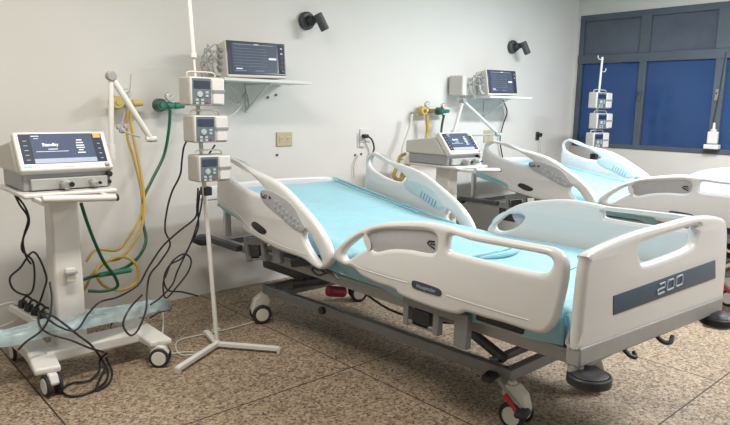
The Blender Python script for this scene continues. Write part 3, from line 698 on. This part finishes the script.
def make_pump(x0, x1, z0, z1, yf, dep, label):
    w = x1-x0; h = z1-z0; xc = (x0+x1)/2
    r = thing('infusion_pump', (xc, yf+dep/2, z0), label, 'pump', 'infusion pumps on stands')
    G().b2((x0, yf+.006, z0), (x1, yf+dep, z1)).build('case', 'pumpside', r, bevel=.010, seg=3)
    G().b2((x0+.006, yf, z0+.004), (x0+w*.63, yf+.02, z1-.004)).build('front', 'white', r, bevel=.004)
    dr = G().b2((x0+w*.64, yf-.006, z0+.008), (x1-.004, yf+.03, z1-.006)).build('door', 'white', r, bevel=.006)
    G().b2((x0+w*.62, yf-.010, z0+h*.46), (x1-.002, yf-.004, z0+h*.56)).build('door_latch', 'pumpband', dr, bevel=.001)
    pn = G().b2((x0+.014, yf-.003, z0+.008), (x0+w*.60, yf+.005, z1-.008)).build('keypad', 'pumppanel', r, bevel=.002)
    G().b2((x0+.022, yf-.006, z0+h*.60), (x0+w*.56, yf-.001, z0+h*.86)).build('screen', 'pumpscreen', pn, bevel=.001)
    kx = x0+w*.27; kz = z0+h*.40
    g = G(); g.box((kx, yf-.005, kz), (w*.15, .005, h*.12)); g.box((kx, yf-.0055, kz), (w*.08, .006, h*.21)); g.build('arrow_key', 'pumpkey', pn, bevel=.001)
    for a, b in ((.47, .46), (.47, .34), (.19, .20), (.34, .20), (.19, .09), (.34, .09)):
        G().box((x0+w*a, yf-.005, z0+h*b), (w*.08, .004, h*.08)).build('key', 'pumpkey', pn, bevel=.001)
    G().box((x0+w*.48, yf-.005, z0+h*.10), (w*.06, .004, h*.06)).build('stop_key', 'pink', pn)
    G().tube([(x0+.01, yf+.05, z1-.01), (x0+.012, yf+.045, z1+.022), (x0+w*.3, yf+.045, z1+.026), (x0+w*.72, yf+.045, z1+.026), (x0+w*.84, yf+.05, z1+.015), (x0+w*.86, yf+.05, z1-.005)], .0045, 8, 4).build('carry_handle', 'cream', r)
    G().b2((xc-.02, yf+dep-.005, z0+h*.3), (xc+.03, yf+dep+.03, z0+h*.7)).build('pole_clamp', 'black', r, bevel=.004)
    return r
make_pump(1.594, 1.803, 1.445, 1.599, 3.16, .13, 'white infusion pump, topmost of three on the near stand by the left ventilator')
make_pump(1.612, 1.821, 1.245, 1.394, 3.16, .13, 'white infusion pump, middle of three on the near stand by the left ventilator')
make_pump(1.633, 1.834, 1.027, 1.175, 3.16, .13, 'white infusion pump, lowest of three on the near stand above the bed rail')
make_pump(6.555, 6.895, 1.492, 1.668, 3.49, .10, 'small white infusion pump, topmost of three on the stand by the window')
make_pump(6.60, 6.94, 1.268, 1.440, 3.49, .10, 'small white infusion pump, middle of three on the stand by the window')
make_pump(6.555, 6.895, 1.052, 1.225, 3.49, .10, 'small white infusion pump, lowest of three on the stand by the window')
tag(G().box((1.750, 3.300, 0.958), (.05, .06, .05)).build('pole_clamp', 'black', bevel=.006), 'black clamp block on the stand just under the lowest near pump', 'clamp')
tag(G().box((6.801, 3.600, 0.931), (.07, .07, .10)).build('pole_clamp', 'black', bevel=.006), 'black clamp block under the pumps on the window stand', 'clamp')

# ================================================================== MONITORS ON WALL SHELVES
def make_monitor(lab):
    r = thing('patient_monitor', (2.56, 4.08, 1.645), lab, 'monitor', 'patient monitors on wall shelves')
    # front face leans back slightly
    A = dict(tl=Vector((2.315, 4.045, 1.905)), tr=Vector((2.825, 4.045, 1.915)), bl=Vector((2.300, 3.985, 1.645)), br=Vector((2.800, 3.985, 1.655)))
    back = Vector((0, .20, -.01))
    g = G(); g.loft([[A['bl'], A['br'], A['tr'], A['tl']], [A['bl']+back, A['br']+back, A['tr']+Vector((0, .13, -.03)), A['tl']+Vector((0, .13, -.03))]])
    bd = g.build('housing', 'cream', r, bevel=.010, seg=3)
    n = (A['br']-A['bl']).cross(A['tl']-A['bl']).normalized()
    def s(a, b, c): return A['bl'].lerp(A['br'], a).lerp(A['tl'].lerp(A['tr'], a), b)+n*c
    def slab(g, a0, a1, b0, b1, c0, c1):
        V = [g.bm.verts.new(s(a, b, c)) for c in (c0, c1) for a, b in ((a0, b0), (a1, b0), (a1, b1), (a0, b1))]
        for idx in ((0, 1, 2, 3), (4, 5, 6, 7), (0, 1, 5, 4), (1, 2, 6, 5), (2, 3, 7, 6), (3, 0, 4, 7)): g.bm.faces.new([V[i] for i in idx])
        return g
    bz = slab(G(), .015, .985, .075, .985, -.004, .006).build('bezel', 'screenframe', r, bevel=.006)
    sc = slab(G(), .09, .83, .14, .92, .004, .0075).build('screen', 'mscreen', bz)
    g = G()
    for k in range(7): slab(g, .12, .66, .30+.08*k, .304+.08*k, .0076, .008)
    slab(g, .12, .78, .885, .897, .0076, .008); slab(g, .13, .30, .175, .185, .0076, .008); slab(g, .45, .60, .175, .185, .0076, .008)
    g.build('waveform', 'textdim', bz)
    g = G(); slab(g, .69, .82, .50, .55, .0076, .0082); slab(g, .14, .24, .22, .245, .0076, .0082); slab(g, .45, .53, .895, .91, .0076, .0082); g.build('reading', 'text', bz)
    sd = slab(G(), .86, .965, .12, .93, .004, .0085).build('key_strip', 'vside', bz, bevel=.003)
    for k, b in enumerate((.82, .68, .55, .42, .29)):
        slab(G(), .895, .93, b-.015, b+.03, .008, .011).build('key', 'lightgrey' if k < 2 else 'black', sd)
    slab(G(), .885, .95, .15, .22, .008, .016).build('dial', 'black', sd, bevel=.003)
    # sockets on the left side
    for k in range(4):
        G().box((2.302, 4.09, 1.70+.045*k), (.02, .05, .022)).build('lead_socket', 'lightgrey', bd, bevel=.003)
    return r
mo1 = make_monitor('patient monitor with dark wavy-line screen on the shelf behind the near stand')
mo2 = copy_tree(mo1); mo2.location = (5.545, 4.08, 1.600); mo2['label'] = 'patient monitor with dark screen on the shelf above the middle ventilator'
mo2.rotation_euler = (0, 0, 0)
def make_shelf(lab):
    r = thing('wall_shelf', (2.63, D, 1.60), lab, 'shelf', 'wall shelves under monitors')
    G().b2((2.24, 3.93, 1.618), (2.99, D, 1.640)).build('shelf_board', 'whitemetal', r, bevel=.004)
    for x in (2.66,):
        g = G(); g.b2((x-.012, 3.98, 1.605), (x+.012, D, 1.618)); g.b2((x-.012, D-.012, 1.40), (x+.012, D, 1.61))
        g.tube([(x, D-.01, 1.42), (x, 4.02, 1.61)], .009, 8, 1); g.build('bracket', 'whitemetal', r)
    return r
sh1 = make_shelf('white wall shelf carrying the left patient monitor')
sh2 = copy_tree(sh1); sh2.location = (2.63+3.0, D, 1.555); sh2['label'] = 'white wall shelf carrying the far patient monitor'
# cable bundles at the monitors' left sides
def bundle(x, z, lab, s=1.):
    g = G(); rnd = random.Random(3)
    for k in range(7):
        w = (.10+.04*rnd.random())*s; zz = z+.045*(k % 4)
        g.tube([(x+.01, 4.09, zz), (x-.05*s, 4.04, zz+.03), (x-w, 4.03+.02*k, z+.16-.03*k), (x-w*.9, 4.06, z+.02-.02*k), (x-.04, 4.10, z-.04), (x+.02, 4.17, z-.03)], .0045, 6, 5)
    for k in range(3):
        g.tube([(x-.02-.02*k, 4.02, z-.05), (x-.06*s, 4.04, z-.01+.02*k), (x-.04, 4.05, z+.03)], .012, 8, 4)
    tag(g.build('monitor_leads', 'cablegrey'), lab, 'cable', 'coiled monitor leads')
bundle(2.285, 1.70, 'coiled grey leads at the left side of the left patient monitor')
bundle(5.27, 1.66, 'coiled grey leads at the left side of the far patient monitor', 1.3)
# box of supplies leaning behind the leads of monitor 2
tag(G().b2((5.03, 4.12, 1.590), (5.22, 4.30, 1.79)).build('accessory_box', 'wall_window', bevel=.01), 'pale box on the far wall shelf left of the monitor', 'box')
tag(G().tube([(2.440, 4.200, 1.503), (2.537, 4.250, 1.468), (2.639, 4.300, 1.554), (2.670, 4.310, 1.432), (2.561, 4.200, 1.639)], .004, 6, 5).build('monitor_cable', 'cablegrey'), 'thin cable hanging under the left monitor shelf', 'cable')
tag(G().tube([(2.343, 4.100, 1.600), (2.491, 4.200, 1.549), (2.533, 4.200, 1.454), (2.396, 4.100, 1.380), (2.201, 3.900, 1.363), (1.963, 3.600, 1.419)], .0045, 6, 6).build('monitor_cable', 'cablewhite'), 'white cable looping from the left monitor shelf to the pumps', 'cable')
tag(G().tube([(5.940, 4.280, 1.565), (6.028, 4.280, 1.433), (5.965, 4.280, 1.287), (5.938, 4.290, 1.119), (6.030, 4.300, 0.888)], .007, 6, 6).build('monitor_cable', 'black'), 'dark cable hanging under the far monitor shelf', 'cable')
# ================================================================== SWIVEL BRACKETS
def make_swivel(lab):
    r = thing('swivel_bracket', (3.235, D, 2.14), lab, 'wall bracket', 'black swivel brackets')
    G().cyl((3.225, D, 2.145), (3.225, D-.05, 2.145), .075, .070, n=28).build('wall_disc', 'darkgrey', r, bevel=.012)
    g = G(); g.ball((3.24, D-.06, 2.145), .045); g.tube([(3.24, D-.06, 2.145), (3.27, D-.13, 2.165)], .03, 12, 1); g.build('neck', 'black', r)
    G().cyl((3.235, D-.15, 2.19), (3.295, D-.18, 2.065), .036, n=22).build('head', 'darkgrey', r, bevel=.008)
    return r
sw1 = make_swivel('black swivel bracket high on the wall above the near bed')
sw2 = copy_tree(sw1); sw2.location = ((6.114, 4.328, 2.151)); sw2['label'] = 'black swivel bracket high on the wall beside the far patient monitor'

# ================================================================== GAS REGULATORS AND HOSES
def regulator(x, z, cols, lab, s=1., flip=False):
    r = thing('gas_regulator', (x, D, z), lab, 'regulator', 'wall gas regulators')
    y = D-.11
    G().cyl((x+.05*s, D, z), (x+.05*s, D-.03, z), .03*s, n=20).build('wall_outlet', 'chrome', r, bevel=.003)
    kn = G().cyl((x-.055*s, y+.02, z), (x-.055*s, y-.045, z+.004), .048*s, .042*s, n=24).build('knob', cols[0], r, bevel=.006)
    G().cyl((x-.055*s, y-.045, z+.002), (x-.055*s, y-.053, z+.002), .018*s).build('knob_cap', cols[1], kn, bevel=.002)
    g = G(); g.cyl((x-.05*s, y, z), (x+.06*s, y, z), .018*s); g.ball((x+.02*s, y, z), .028*s, (1.2, 1, 1)); g.cyl((x+.05*s, y, z), (x+.05*s, D-.02, z), .015*s)
    g.cyl((x+.055*s, y, z), (x+.125*s, y, z+.003), .025*s, .020*s); g.build('valve_body', cols[1], r, bevel=.003)
    g = G(); g.cyl((x+.02*s, y, z), (x+.02*s, y, z-.055*s), .012*s); g.build('hose_nipple', 'lightgrey', r)
    ga = G().cyl((x+.015*s, y+.008, z+.062*s), (x+.015*s, y-.018, z+.062*s), .031*s, n=24).cyl((x+.015*s, y, z+.01), (x+.015*s, y, z+.04), .007).build('gauge', 'chrome', r, bevel=.002)
    G().cyl((x+.015*s, y-.017, z+.062*s), (x+.015*s, y-.0205, z+.062*s), .025*s, n=24).build('gauge_dial', 'cablewhite', ga)
    G().box((x+.018*s, y-.0215, z+.067*s), (.003, .001, .022*s), roty(.6)).build('gauge_needle', 'black', ga)
    return r
regulator(1.655, 1.452, ('yellowplastic', 'yellowplastic'), 'yellow gas regulator with gauge on the wall behind the left ventilator arm')
regulator(1.955, 1.44, ('darkgreen', 'greenplastic'), 'green gas regulator with dial on the wall left of the topmost near pump')
regulator(4.60, 1.43, ('yellowplastic', 'brass'), 'yellow gas regulator on the wall above the middle ventilator')
regulator(4.84, 1.43, ('darkgreen', 'greenplastic'), 'green gas regulator on the wall right above the middle ventilator screen', .85)

def cable(name, pts, r, m, lab, cat='cable', group=None, sm=7, n=8):
    return tag(G().tube(pts, r, n, sm).build(name, m), lab, cat, group)
cable('gas_hose', [(1.693, 4.200, 1.420), (1.688, 4.200, 1.308), (1.707, 4.180, 1.142), (1.722, 4.150, 0.975), (1.715, 4.100, 0.811), (1.674, 4.050, 0.652), (1.581, 4.000, 0.537), (1.480, 3.950, 0.474), (1.362, 3.900, 0.476), (1.294, 3.850, 0.434), (1.337, 3.850, 0.338), (1.457, 3.880, 0.283), (1.557, 3.900, 0.314), (1.568, 3.900, 0.418), (1.495, 3.920, 0.485), (1.374, 3.900, 0.474), (1.286, 3.900, 0.406), (1.250, 3.950, 0.305)], .0095, 'yellow', 'yellow gas hose hanging from the wall and coiled behind the left ventilator', 'hose', 'gas hoses', n=10)
cable('gas_hose', [(1.673, 4.200, 1.420), (1.666, 4.220, 1.241), (1.698, 4.200, 1.074), (1.730, 4.180, 0.869), (1.690, 4.100, 0.711), (1.557, 4.000, 0.587), (1.464, 3.950, 0.529), (1.317, 3.900, 0.559), (1.255, 3.900, 0.492)], .0085, 'yellow', 'second yellow gas hose hanging beside the coiled one', 'hose', 'gas hoses', n=10)
cable('gas_hose', [(1.967, 4.200, 1.410), (1.955, 4.200, 1.286), (1.912, 4.200, 1.100), (1.810, 4.180, 0.933), (1.729, 4.150, 0.804), (1.702, 4.100, 0.662), (1.684, 4.020, 0.554), (1.623, 3.980, 0.468), (1.510, 3.900, 0.427), (1.372, 3.800, 0.431), (1.253, 3.750, 0.437), (1.169, 3.720, 0.434)], .0105, 'green', 'green gas hose sweeping down from the green regulator to the coil', 'hose', 'gas hoses', n=10)
cable('gas_hose', [(1.149, 3.600, 0.902), (1.182, 3.620, 0.789), (1.230, 3.650, 0.657), (1.285, 3.680, 0.531), (1.352, 3.700, 0.425), (1.368, 3.720, 0.355), (1.297, 3.740, 0.339), (1.212, 3.760, 0.350)], .0095, 'green', 'green gas hose dropping from under the left ventilator tray', 'hose', 'gas hoses', n=10)
tag(G().tube([(1.266, 3.720, 0.447), (1.465, 3.740, 0.441)], .016, 12, 1).build('hose_grip', 'greenplastic', bevel=.004), 'green sleeve binding the hoses behind the left ventilator', 'hose sleeve')
cable('gas_hose', [(4.606, 4.200, 1.383), (4.616, 4.200, 1.199), (4.482, 4.150, 1.059), (4.322, 4.100, 0.973), (4.154, 4.050, 0.892), (4.055, 4.000, 0.792)], .017, 'yellow', 'yellow gas hose falling behind the middle ventilator from its regulator', 'hose', 'gas hoses', n=10)
cable('gas_hose', [(4.395, 4.200, 1.400), (4.360, 4.200, 1.250), (4.265, 4.180, 1.083), (4.226, 4.150, 0.973)], .013, 'cablewhite', 'pale hose hanging left of the yellow hose by the middle ventilator', 'hose', 'gas hoses', n=10)
cable('gas_hose', [(4.857, 4.200, 1.394), (4.832, 4.200, 1.295), (4.765, 4.150, 1.199)], .012, 'darkgreen', 'short dark green hose under the far green regulator', 'hose', 'gas hoses', n=10)
G_ = G()
for k in range(4): G_.tube([(4.161, 4.050, 1.039), (4.046, 4.000, 1.019), (3.961, 3.950, 0.946), (3.927, 3.950, 0.858), (4.034, 3.980, 0.813), (4.129, 4.000, 0.879), (4.159, 4.020, 0.967)][k % 2:] , .012+.002*k, 8, 5)
tag(G_.build('hose_coil', 'yellowplastic'), 'bunch of brassy yellow hose seen through the near bed far rail', 'hose')

# ================================================================== WALL SOCKETS
def socket(x, z, w, h, m, lab, n=2):
    r = thing('wall_socket', (x, D, z), lab, 'socket', 'wall sockets')
    G().b2((x-w/2, D-.012, z-h/2), (x+w/2, D, z+h/2)).build('face_plate', m, r, bevel=.004)
    for k in range(n):
        xx = x+(k-(n-1)/2)*w*.42
        ins = G().b2((xx-.022, D-.016, z-.022), (xx+.022, D-.010, z+.022)).build('outlet', m, r, bevel=.003)
        g = G()
        for q in (-.009, .009): g.cyl((xx+q, D-.0175, z+.002), (xx+q, D-.014, z+.002), .0035, n=10)
        g.build('pin_hole', 'black', ins)
    return r
socket(3.012, 1.183, .155, .115, 'beige', 'beige double wall socket on the wall above the near mattress')
socket(5.763, 1.165, .17, .135, 'beige', 'beige wall socket beneath the far monitor shelf', 1)
socket(3.91, 1.20, .13, .12, 'white', 'white wall socket with a black plug beside the near bed far rail', 1)
socket(6.74, 1.150, .07, .10, 'darkgrey', 'dark wall socket in the corner by the far bed', 1)
# plugs and leads
pl = G().box((3.885, D-.035, 1.195), (.05, .05, .035)).build('power_plug', 'black', bevel=.008)
tag(pl, 'black power plug in the white wall socket', 'plug')
cable('power_lead', [(3.905, D-.05, 1.195), (3.948, 4.270, 1.160), (3.985, 4.280, 1.085), (3.971, 4.290, 1.020), (3.957, 4.300, 0.946)], .008, 'black', 'short black lead curving from the plug in the white socket')
cable('power_lead', [(3.823, 4.310, 1.223), (3.832, 4.310, 1.106), (3.899, 4.310, 1.095)], .005, 'cablegrey', 'thin dark lead left of the white wall socket', sm=1)
cable('power_lead', [(3.819, 4.315, 1.024), (3.769, 4.310, 0.935), (3.771, 4.310, 0.816)], .0035, 'cablegrey', 'thin lead running down the wall behind the near mattress')
g = G()
for q in ((3.792, 4.325, 1.024), (3.865, 4.325, 1.031), (2.856, 4.325, 1.517), (2.933, 4.325, 1.539), (2.940, 4.325, 1.055)): g.cyl(Vector(q), Vector(q)-Vector((0, .006, 0)), .010, n=12)
tag(g.build('wall_plug_hole', 'darkgrey'), 'dark screw plugs left in the wall around the sockets', 'screws', kind='stuff')
tag(G().box((6.74, D-.035, 1.165), (.05, .05, .045)).build('power_plug', 'black', bevel=.006), 'black power plug in the corner socket by the far bed', 'plug')
cable('power_lead', [(6.745, D-.05, 1.15), (6.75, 4.28, 1.05), (6.80, 4.29, .85), (6.75, 4.3, .6)], .005, 'cablewhite', 'thin white lead hanging from the corner socket')
# white bottle on a block at the window
r = thing('spray_bottle', (7.440, 2.582, 1.076), 'white bottle with narrow nozzle standing on a block at the window sill', 'bottle')
c = Vector((7.440, 2.582, 1.076))
G().b2((c.x-.04, c.y-.075, c.z), (c.x+.04, c.y+.075, c.z+.05)).build('block', 'white', r, bevel=.006)
g = G(); g.b2((c.x-.03, c.y-.052, c.z+.055), (c.x+.03, c.y+.052, c.z+.19)); g.build('bottle_body', 'white', r, bevel=.014, seg=3)
G().cyl((c.x, c.y, c.z+.19), (c.x, c.y, c.z+.215), .03).cyl((c.x, c.y, c.z+.215), (c.x, c.y, c.z+.285), .016, .010).build('nozzle', 'white', r, bevel=.003)
cable('blind_cord', [(7.420, 2.536, 2.103), (7.420, 2.551, 1.865), (7.420, 2.566, 1.624), (7.420, 2.590, 1.368)], .006, 'black', 'dark cord hanging in front of the window above the white bottle', 'cord')

# ================================================================== FLOOR CLUTTER AT THE LEFT VENTILATOR
r = thing('power_strip', (0.971, 4.097, 0.120), 'white power strip with black plugs behind the left ventilator foot', 'power strip')
a = Vector((0.826, 3.800, 0.326)); b = Vector((0.925, 3.560, 0.259)); c = (a+b)/2; dd = b-a
r.location = (c.x, c.y, c.z-.03)
q = dd.to_track_quat('X', 'Z').to_matrix()
G().box(c, (dd.length, .07, .04), q).build('strip_body', 'white', r, bevel=.006)
for k in range(4):
    p = c+q@Vector((-.07+.052*k, 0, .04))
    pg = G().box(p, (.036, .036, .045), q@rotz(.25*k)).build('plug', 'black', r, bevel=.008)
    G().tube([p+Vector((0, 0, .02)), p+Vector((.02, -.02, .045)), p+Vector((.045, -.05, .02))], .006, 8, 5).build('plug_lead', 'black', pg)
G().box(c+q@Vector((-dd.length*.42, 0, .022)), (.03, .03, .008), q).build('switch', 'cablegrey', r)
# clear plastic bag lying over the trolley base
g = G(); N = 34; K = 16; rnd = random.Random(8)
U = [(-.02, 3.66, .20), (.75, 3.66, .20), (1.0, 3.70, .225), (1.3, 3.70, .225), (1.60, 3.72, .215), (1.74, 3.70, .20)]
U = smooth_path([(0.579, 3.520, 0.249), (0.778, 3.500, 0.249), (0.951, 3.420, 0.281), (1.157, 3.420, 0.286), (1.414, 3.500, 0.252), (1.609, 3.550, 0.224)], 7)
N = len(U)-1
top = []; bot = []
for i, p in enumerate(U):
    t = i/N; w = .095*math.sin(math.pi*min(1, .12+t*.84))**.6
    ra = []; rb = []
    for k in range(K+1):
        q = -1+2*k/K; zz = .030*math.sqrt(max(0, 1-q*q))+.010*math.sin(9*q+14*t)+.008*math.sin(23*t+5*q*q)
        e = w*(1+.12*math.sin(19*t+q))
        ra.append(g.bm.verts.new((p.x+.03*q, p.y+q*e, p.z+zz+.01)))
        rb.append(g.bm.verts.new((p.x+.03*q, p.y+q*e, p.z-.010+.004*math.sin(13*t+4*q))))
    top.append(ra); bot.append(rb)
for i in range(N):
    for k in range(K):
        g.bm.faces.new((top[i][k], top[i][k+1], top[i+1][k+1], top[i+1][k])); g.bm.faces.new((bot[i][k], bot[i+1][k], bot[i+1][k+1], bot[i][k+1]))
    g.bm.faces.new((top[i][0], top[i+1][0], bot[i+1][0], bot[i][0])); g.bm.faces.new((top[i][K], bot[i][K], bot[i+1][K], top[i+1][K]))
for A, B in ((top[0], bot[0]), (top[N], bot[N])):
    for k in range(K): g.bm.faces.new((A[k], B[k], B[k+1], A[k+1]))
tag(g.build('plastic_bag', 'bag', angle=80), 'crumpled clear blue-green plastic bag lying across the left ventilator base', 'bag')
cable('bag_tie', [(1.564, 3.720, 0.118), (1.605, 3.660, 0.164), (1.660, 3.620, 0.183), (1.649, 3.680, 0.209), (1.603, 3.800, 0.209)], .006, 'navy', 'blue edge tie at the right end of the plastic bag', 'tie')
# cables of the ventilator at left
cable('power_cable', [(0.853, 3.740, 0.965), (0.873, 3.720, 0.901), (0.903, 3.700, 0.829), (0.878, 3.700, 0.739), (0.863, 3.700, 0.658), (0.913, 3.700, 0.584), (0.909, 3.700, 0.454), (0.876, 3.700, 0.404), (0.810, 3.700, 0.444), (0.795, 3.700, 0.514), (0.847, 3.700, 0.561), (0.918, 3.690, 0.641), (0.947, 3.600, 0.526), (0.945, 3.650, 0.431), (0.915, 3.720, 0.293)], .0056, 'black', 'black power cable looping down at the left side of the left ventilator')
cable('power_cable', [(0.853, 3.720, 0.962), (0.892, 3.700, 0.891), (0.907, 3.700, 0.807), (0.871, 3.700, 0.712), (0.880, 3.700, 0.622), (0.902, 3.700, 0.574)], .0056, 'black', 'second black cable under the left edge of the ventilator tray')
cable('power_cable', [(0.895, 3.600, 0.328), (0.850, 3.400, 0.315), (0.866, 3.290, 0.300), (0.956, 3.280, 0.250), (1.051, 3.280, 0.182), (1.122, 3.280, 0.142)], .0056, 'black', 'black cable lying across the plastic bag toward the trolley foot')
cable('power_cable', [(0.915, 3.600, 0.324), (0.907, 3.320, 0.367), (0.999, 3.290, 0.263), (1.065, 3.290, 0.187), (1.167, 3.452, 0.030), (1.149, 3.316, 0.010), (1.083, 3.191, 0.010), (0.980, 3.125, 0.010), (0.901, 3.147, 0.010), (0.892, 3.242, 0.010), (0.957, 3.296, 0.010), (1.027, 3.263, 0.012), (1.101, 3.326, 0.020), (1.151, 3.435, 0.040), (1.157, 3.323, 0.120)], .0058, 'black', 'black cable dropping from the power strip into a loop on the floor')
cable('power_cable', [(1.178, 3.418, 0.050), (1.166, 3.302, 0.010), (1.094, 3.166, 0.010), (1.022, 3.134, 0.010), (1.088, 3.261, 0.012), (1.154, 3.355, 0.030)], .0058, 'black', 'short black cable loop lying on the floor under the trolley')
cable('power_cable', [(0.911, 3.400, 0.537), (0.905, 3.360, 0.463), (0.880, 3.320, 0.389), (0.838, 3.320, 0.319), (0.762, 3.320, 0.274), (0.724, 3.320, 0.242)], .0056, 'black', 'black cable coming round the foot of the ventilator column')
# cables of the pumps
cable('pump_cable', [(1.701, 3.310, 1.275), (1.676, 3.360, 1.250), (1.694, 3.450, 1.204), (1.689, 3.470, 1.127), (1.689, 3.500, 1.036), (1.658, 3.550, 0.931), (1.646, 3.600, 0.816), (1.629, 3.600, 0.694), (1.658, 3.600, 0.597), (1.590, 3.600, 0.500), (1.524, 3.600, 0.430), (1.493, 3.580, 0.334), (1.379, 3.330, 0.309), (1.309, 3.280, 0.222), (1.260, 3.270, 0.207), (1.233, 3.290, 0.271), (1.286, 3.320, 0.342), (1.397, 3.420, 0.371)], .0056, 'black', 'black pump cable hanging left of the stand and looping over the bag')
cable('pump_cable', [(1.741, 3.380, 0.967), (1.742, 3.400, 0.863), (1.737, 3.420, 0.783), (1.641, 3.450, 0.704), (1.553, 3.480, 0.620), (1.472, 3.500, 0.502), (1.408, 3.500, 0.410), (1.261, 3.420, 0.386), (1.135, 3.340, 0.401), (1.064, 3.320, 0.355), (0.990, 3.290, 0.292), (0.906, 3.290, 0.333), (0.864, 3.400, 0.376)], .0056, 'black', 'long black pump cable sweeping from the lowest pump to the power strip')
cable('pump_cable', [(1.764, 3.400, 0.951), (1.758, 3.420, 0.829), (1.755, 3.420, 0.720), (1.710, 3.440, 0.618), (1.661, 3.450, 0.543), (1.589, 3.460, 0.510), (1.549, 3.460, 0.437), (1.571, 3.460, 0.359), (1.660, 3.460, 0.331), (1.764, 3.460, 0.286)], .0052, 'black', 'black cable beside the stand pole bending near the wall base')
cable('pump_cable', [(1.793, 3.420, 0.929), (1.776, 3.430, 0.814), (1.719, 3.430, 0.649), (1.624, 3.430, 0.480), (1.584, 3.430, 0.395), (1.507, 3.430, 0.330), (1.446, 3.430, 0.300)], .0052, 'black', 'black cable running diagonally down from the lowest pump')
cable('pump_cable', [(1.537, 3.420, 0.448), (1.584, 3.420, 0.537), (1.660, 3.420, 0.574), (1.704, 3.420, 0.531), (1.683, 3.420, 0.460), (1.603, 3.420, 0.375), (1.539, 3.420, 0.326), (1.524, 3.420, 0.402), (1.545, 3.420, 0.483)], .0052, 'black', 'round loop of black cable left of the stand pole')
cable('pump_cable', [(1.784, 3.440, 1.402), (1.770, 3.440, 1.361)], .0056, 'black', 'short black lead between the two upper near pumps', sm=1)
cable('pump_cable', [(1.891, 3.440, 1.212), (1.849, 3.440, 1.159)], .0056, 'black', 'short black lead between the two lower near pumps', sm=1)
cable('floor_cable', [(2.336, 3.506, 0.008), (2.165, 3.514, 0.008), (1.993, 3.504, 0.008), (1.833, 3.515, 0.008), (1.664, 3.517, 0.008), (1.587, 3.411, 0.008), (1.565, 3.288, 0.008), (1.660, 3.249, 0.008), (1.604, 3.315, 0.008), (1.496, 3.364, 0.008), (1.442, 3.448, 0.008)], .004, 'cablewhite', 'thin white cable lying on the floor around the infusion stand foot')
cable('floor_cable', [(1.631, 3.900, 0.179), (1.698, 3.900, 0.131), (1.642, 3.700, 0.126), (1.498, 3.400, 0.114), (1.451, 3.380, 0.064)], .005, 'cablewhite', 'thin white cable dropping behind the right foot of the trolley')
cable('floor_cable', [(0.728, 3.850, 0.322), (0.818, 3.850, 0.332), (0.909, 3.850, 0.314), (0.941, 3.820, 0.286)], .008, 'cablewhite', 'white cable entering from the left edge above the power strip')
cable('floor_cable', [(0.710, 3.800, 0.213), (0.789, 3.800, 0.229), (0.847, 3.780, 0.257)], .006, 'cablewhite', 'second white cable at the left edge beside the power strip')
tag(G().box((1.918, 3.526, 0.012), (.05, .035, .02)).build('cable_joint', 'cablewhite', bevel=.004), 'small white inline switch on the floor cable by the stand foot', 'switch')
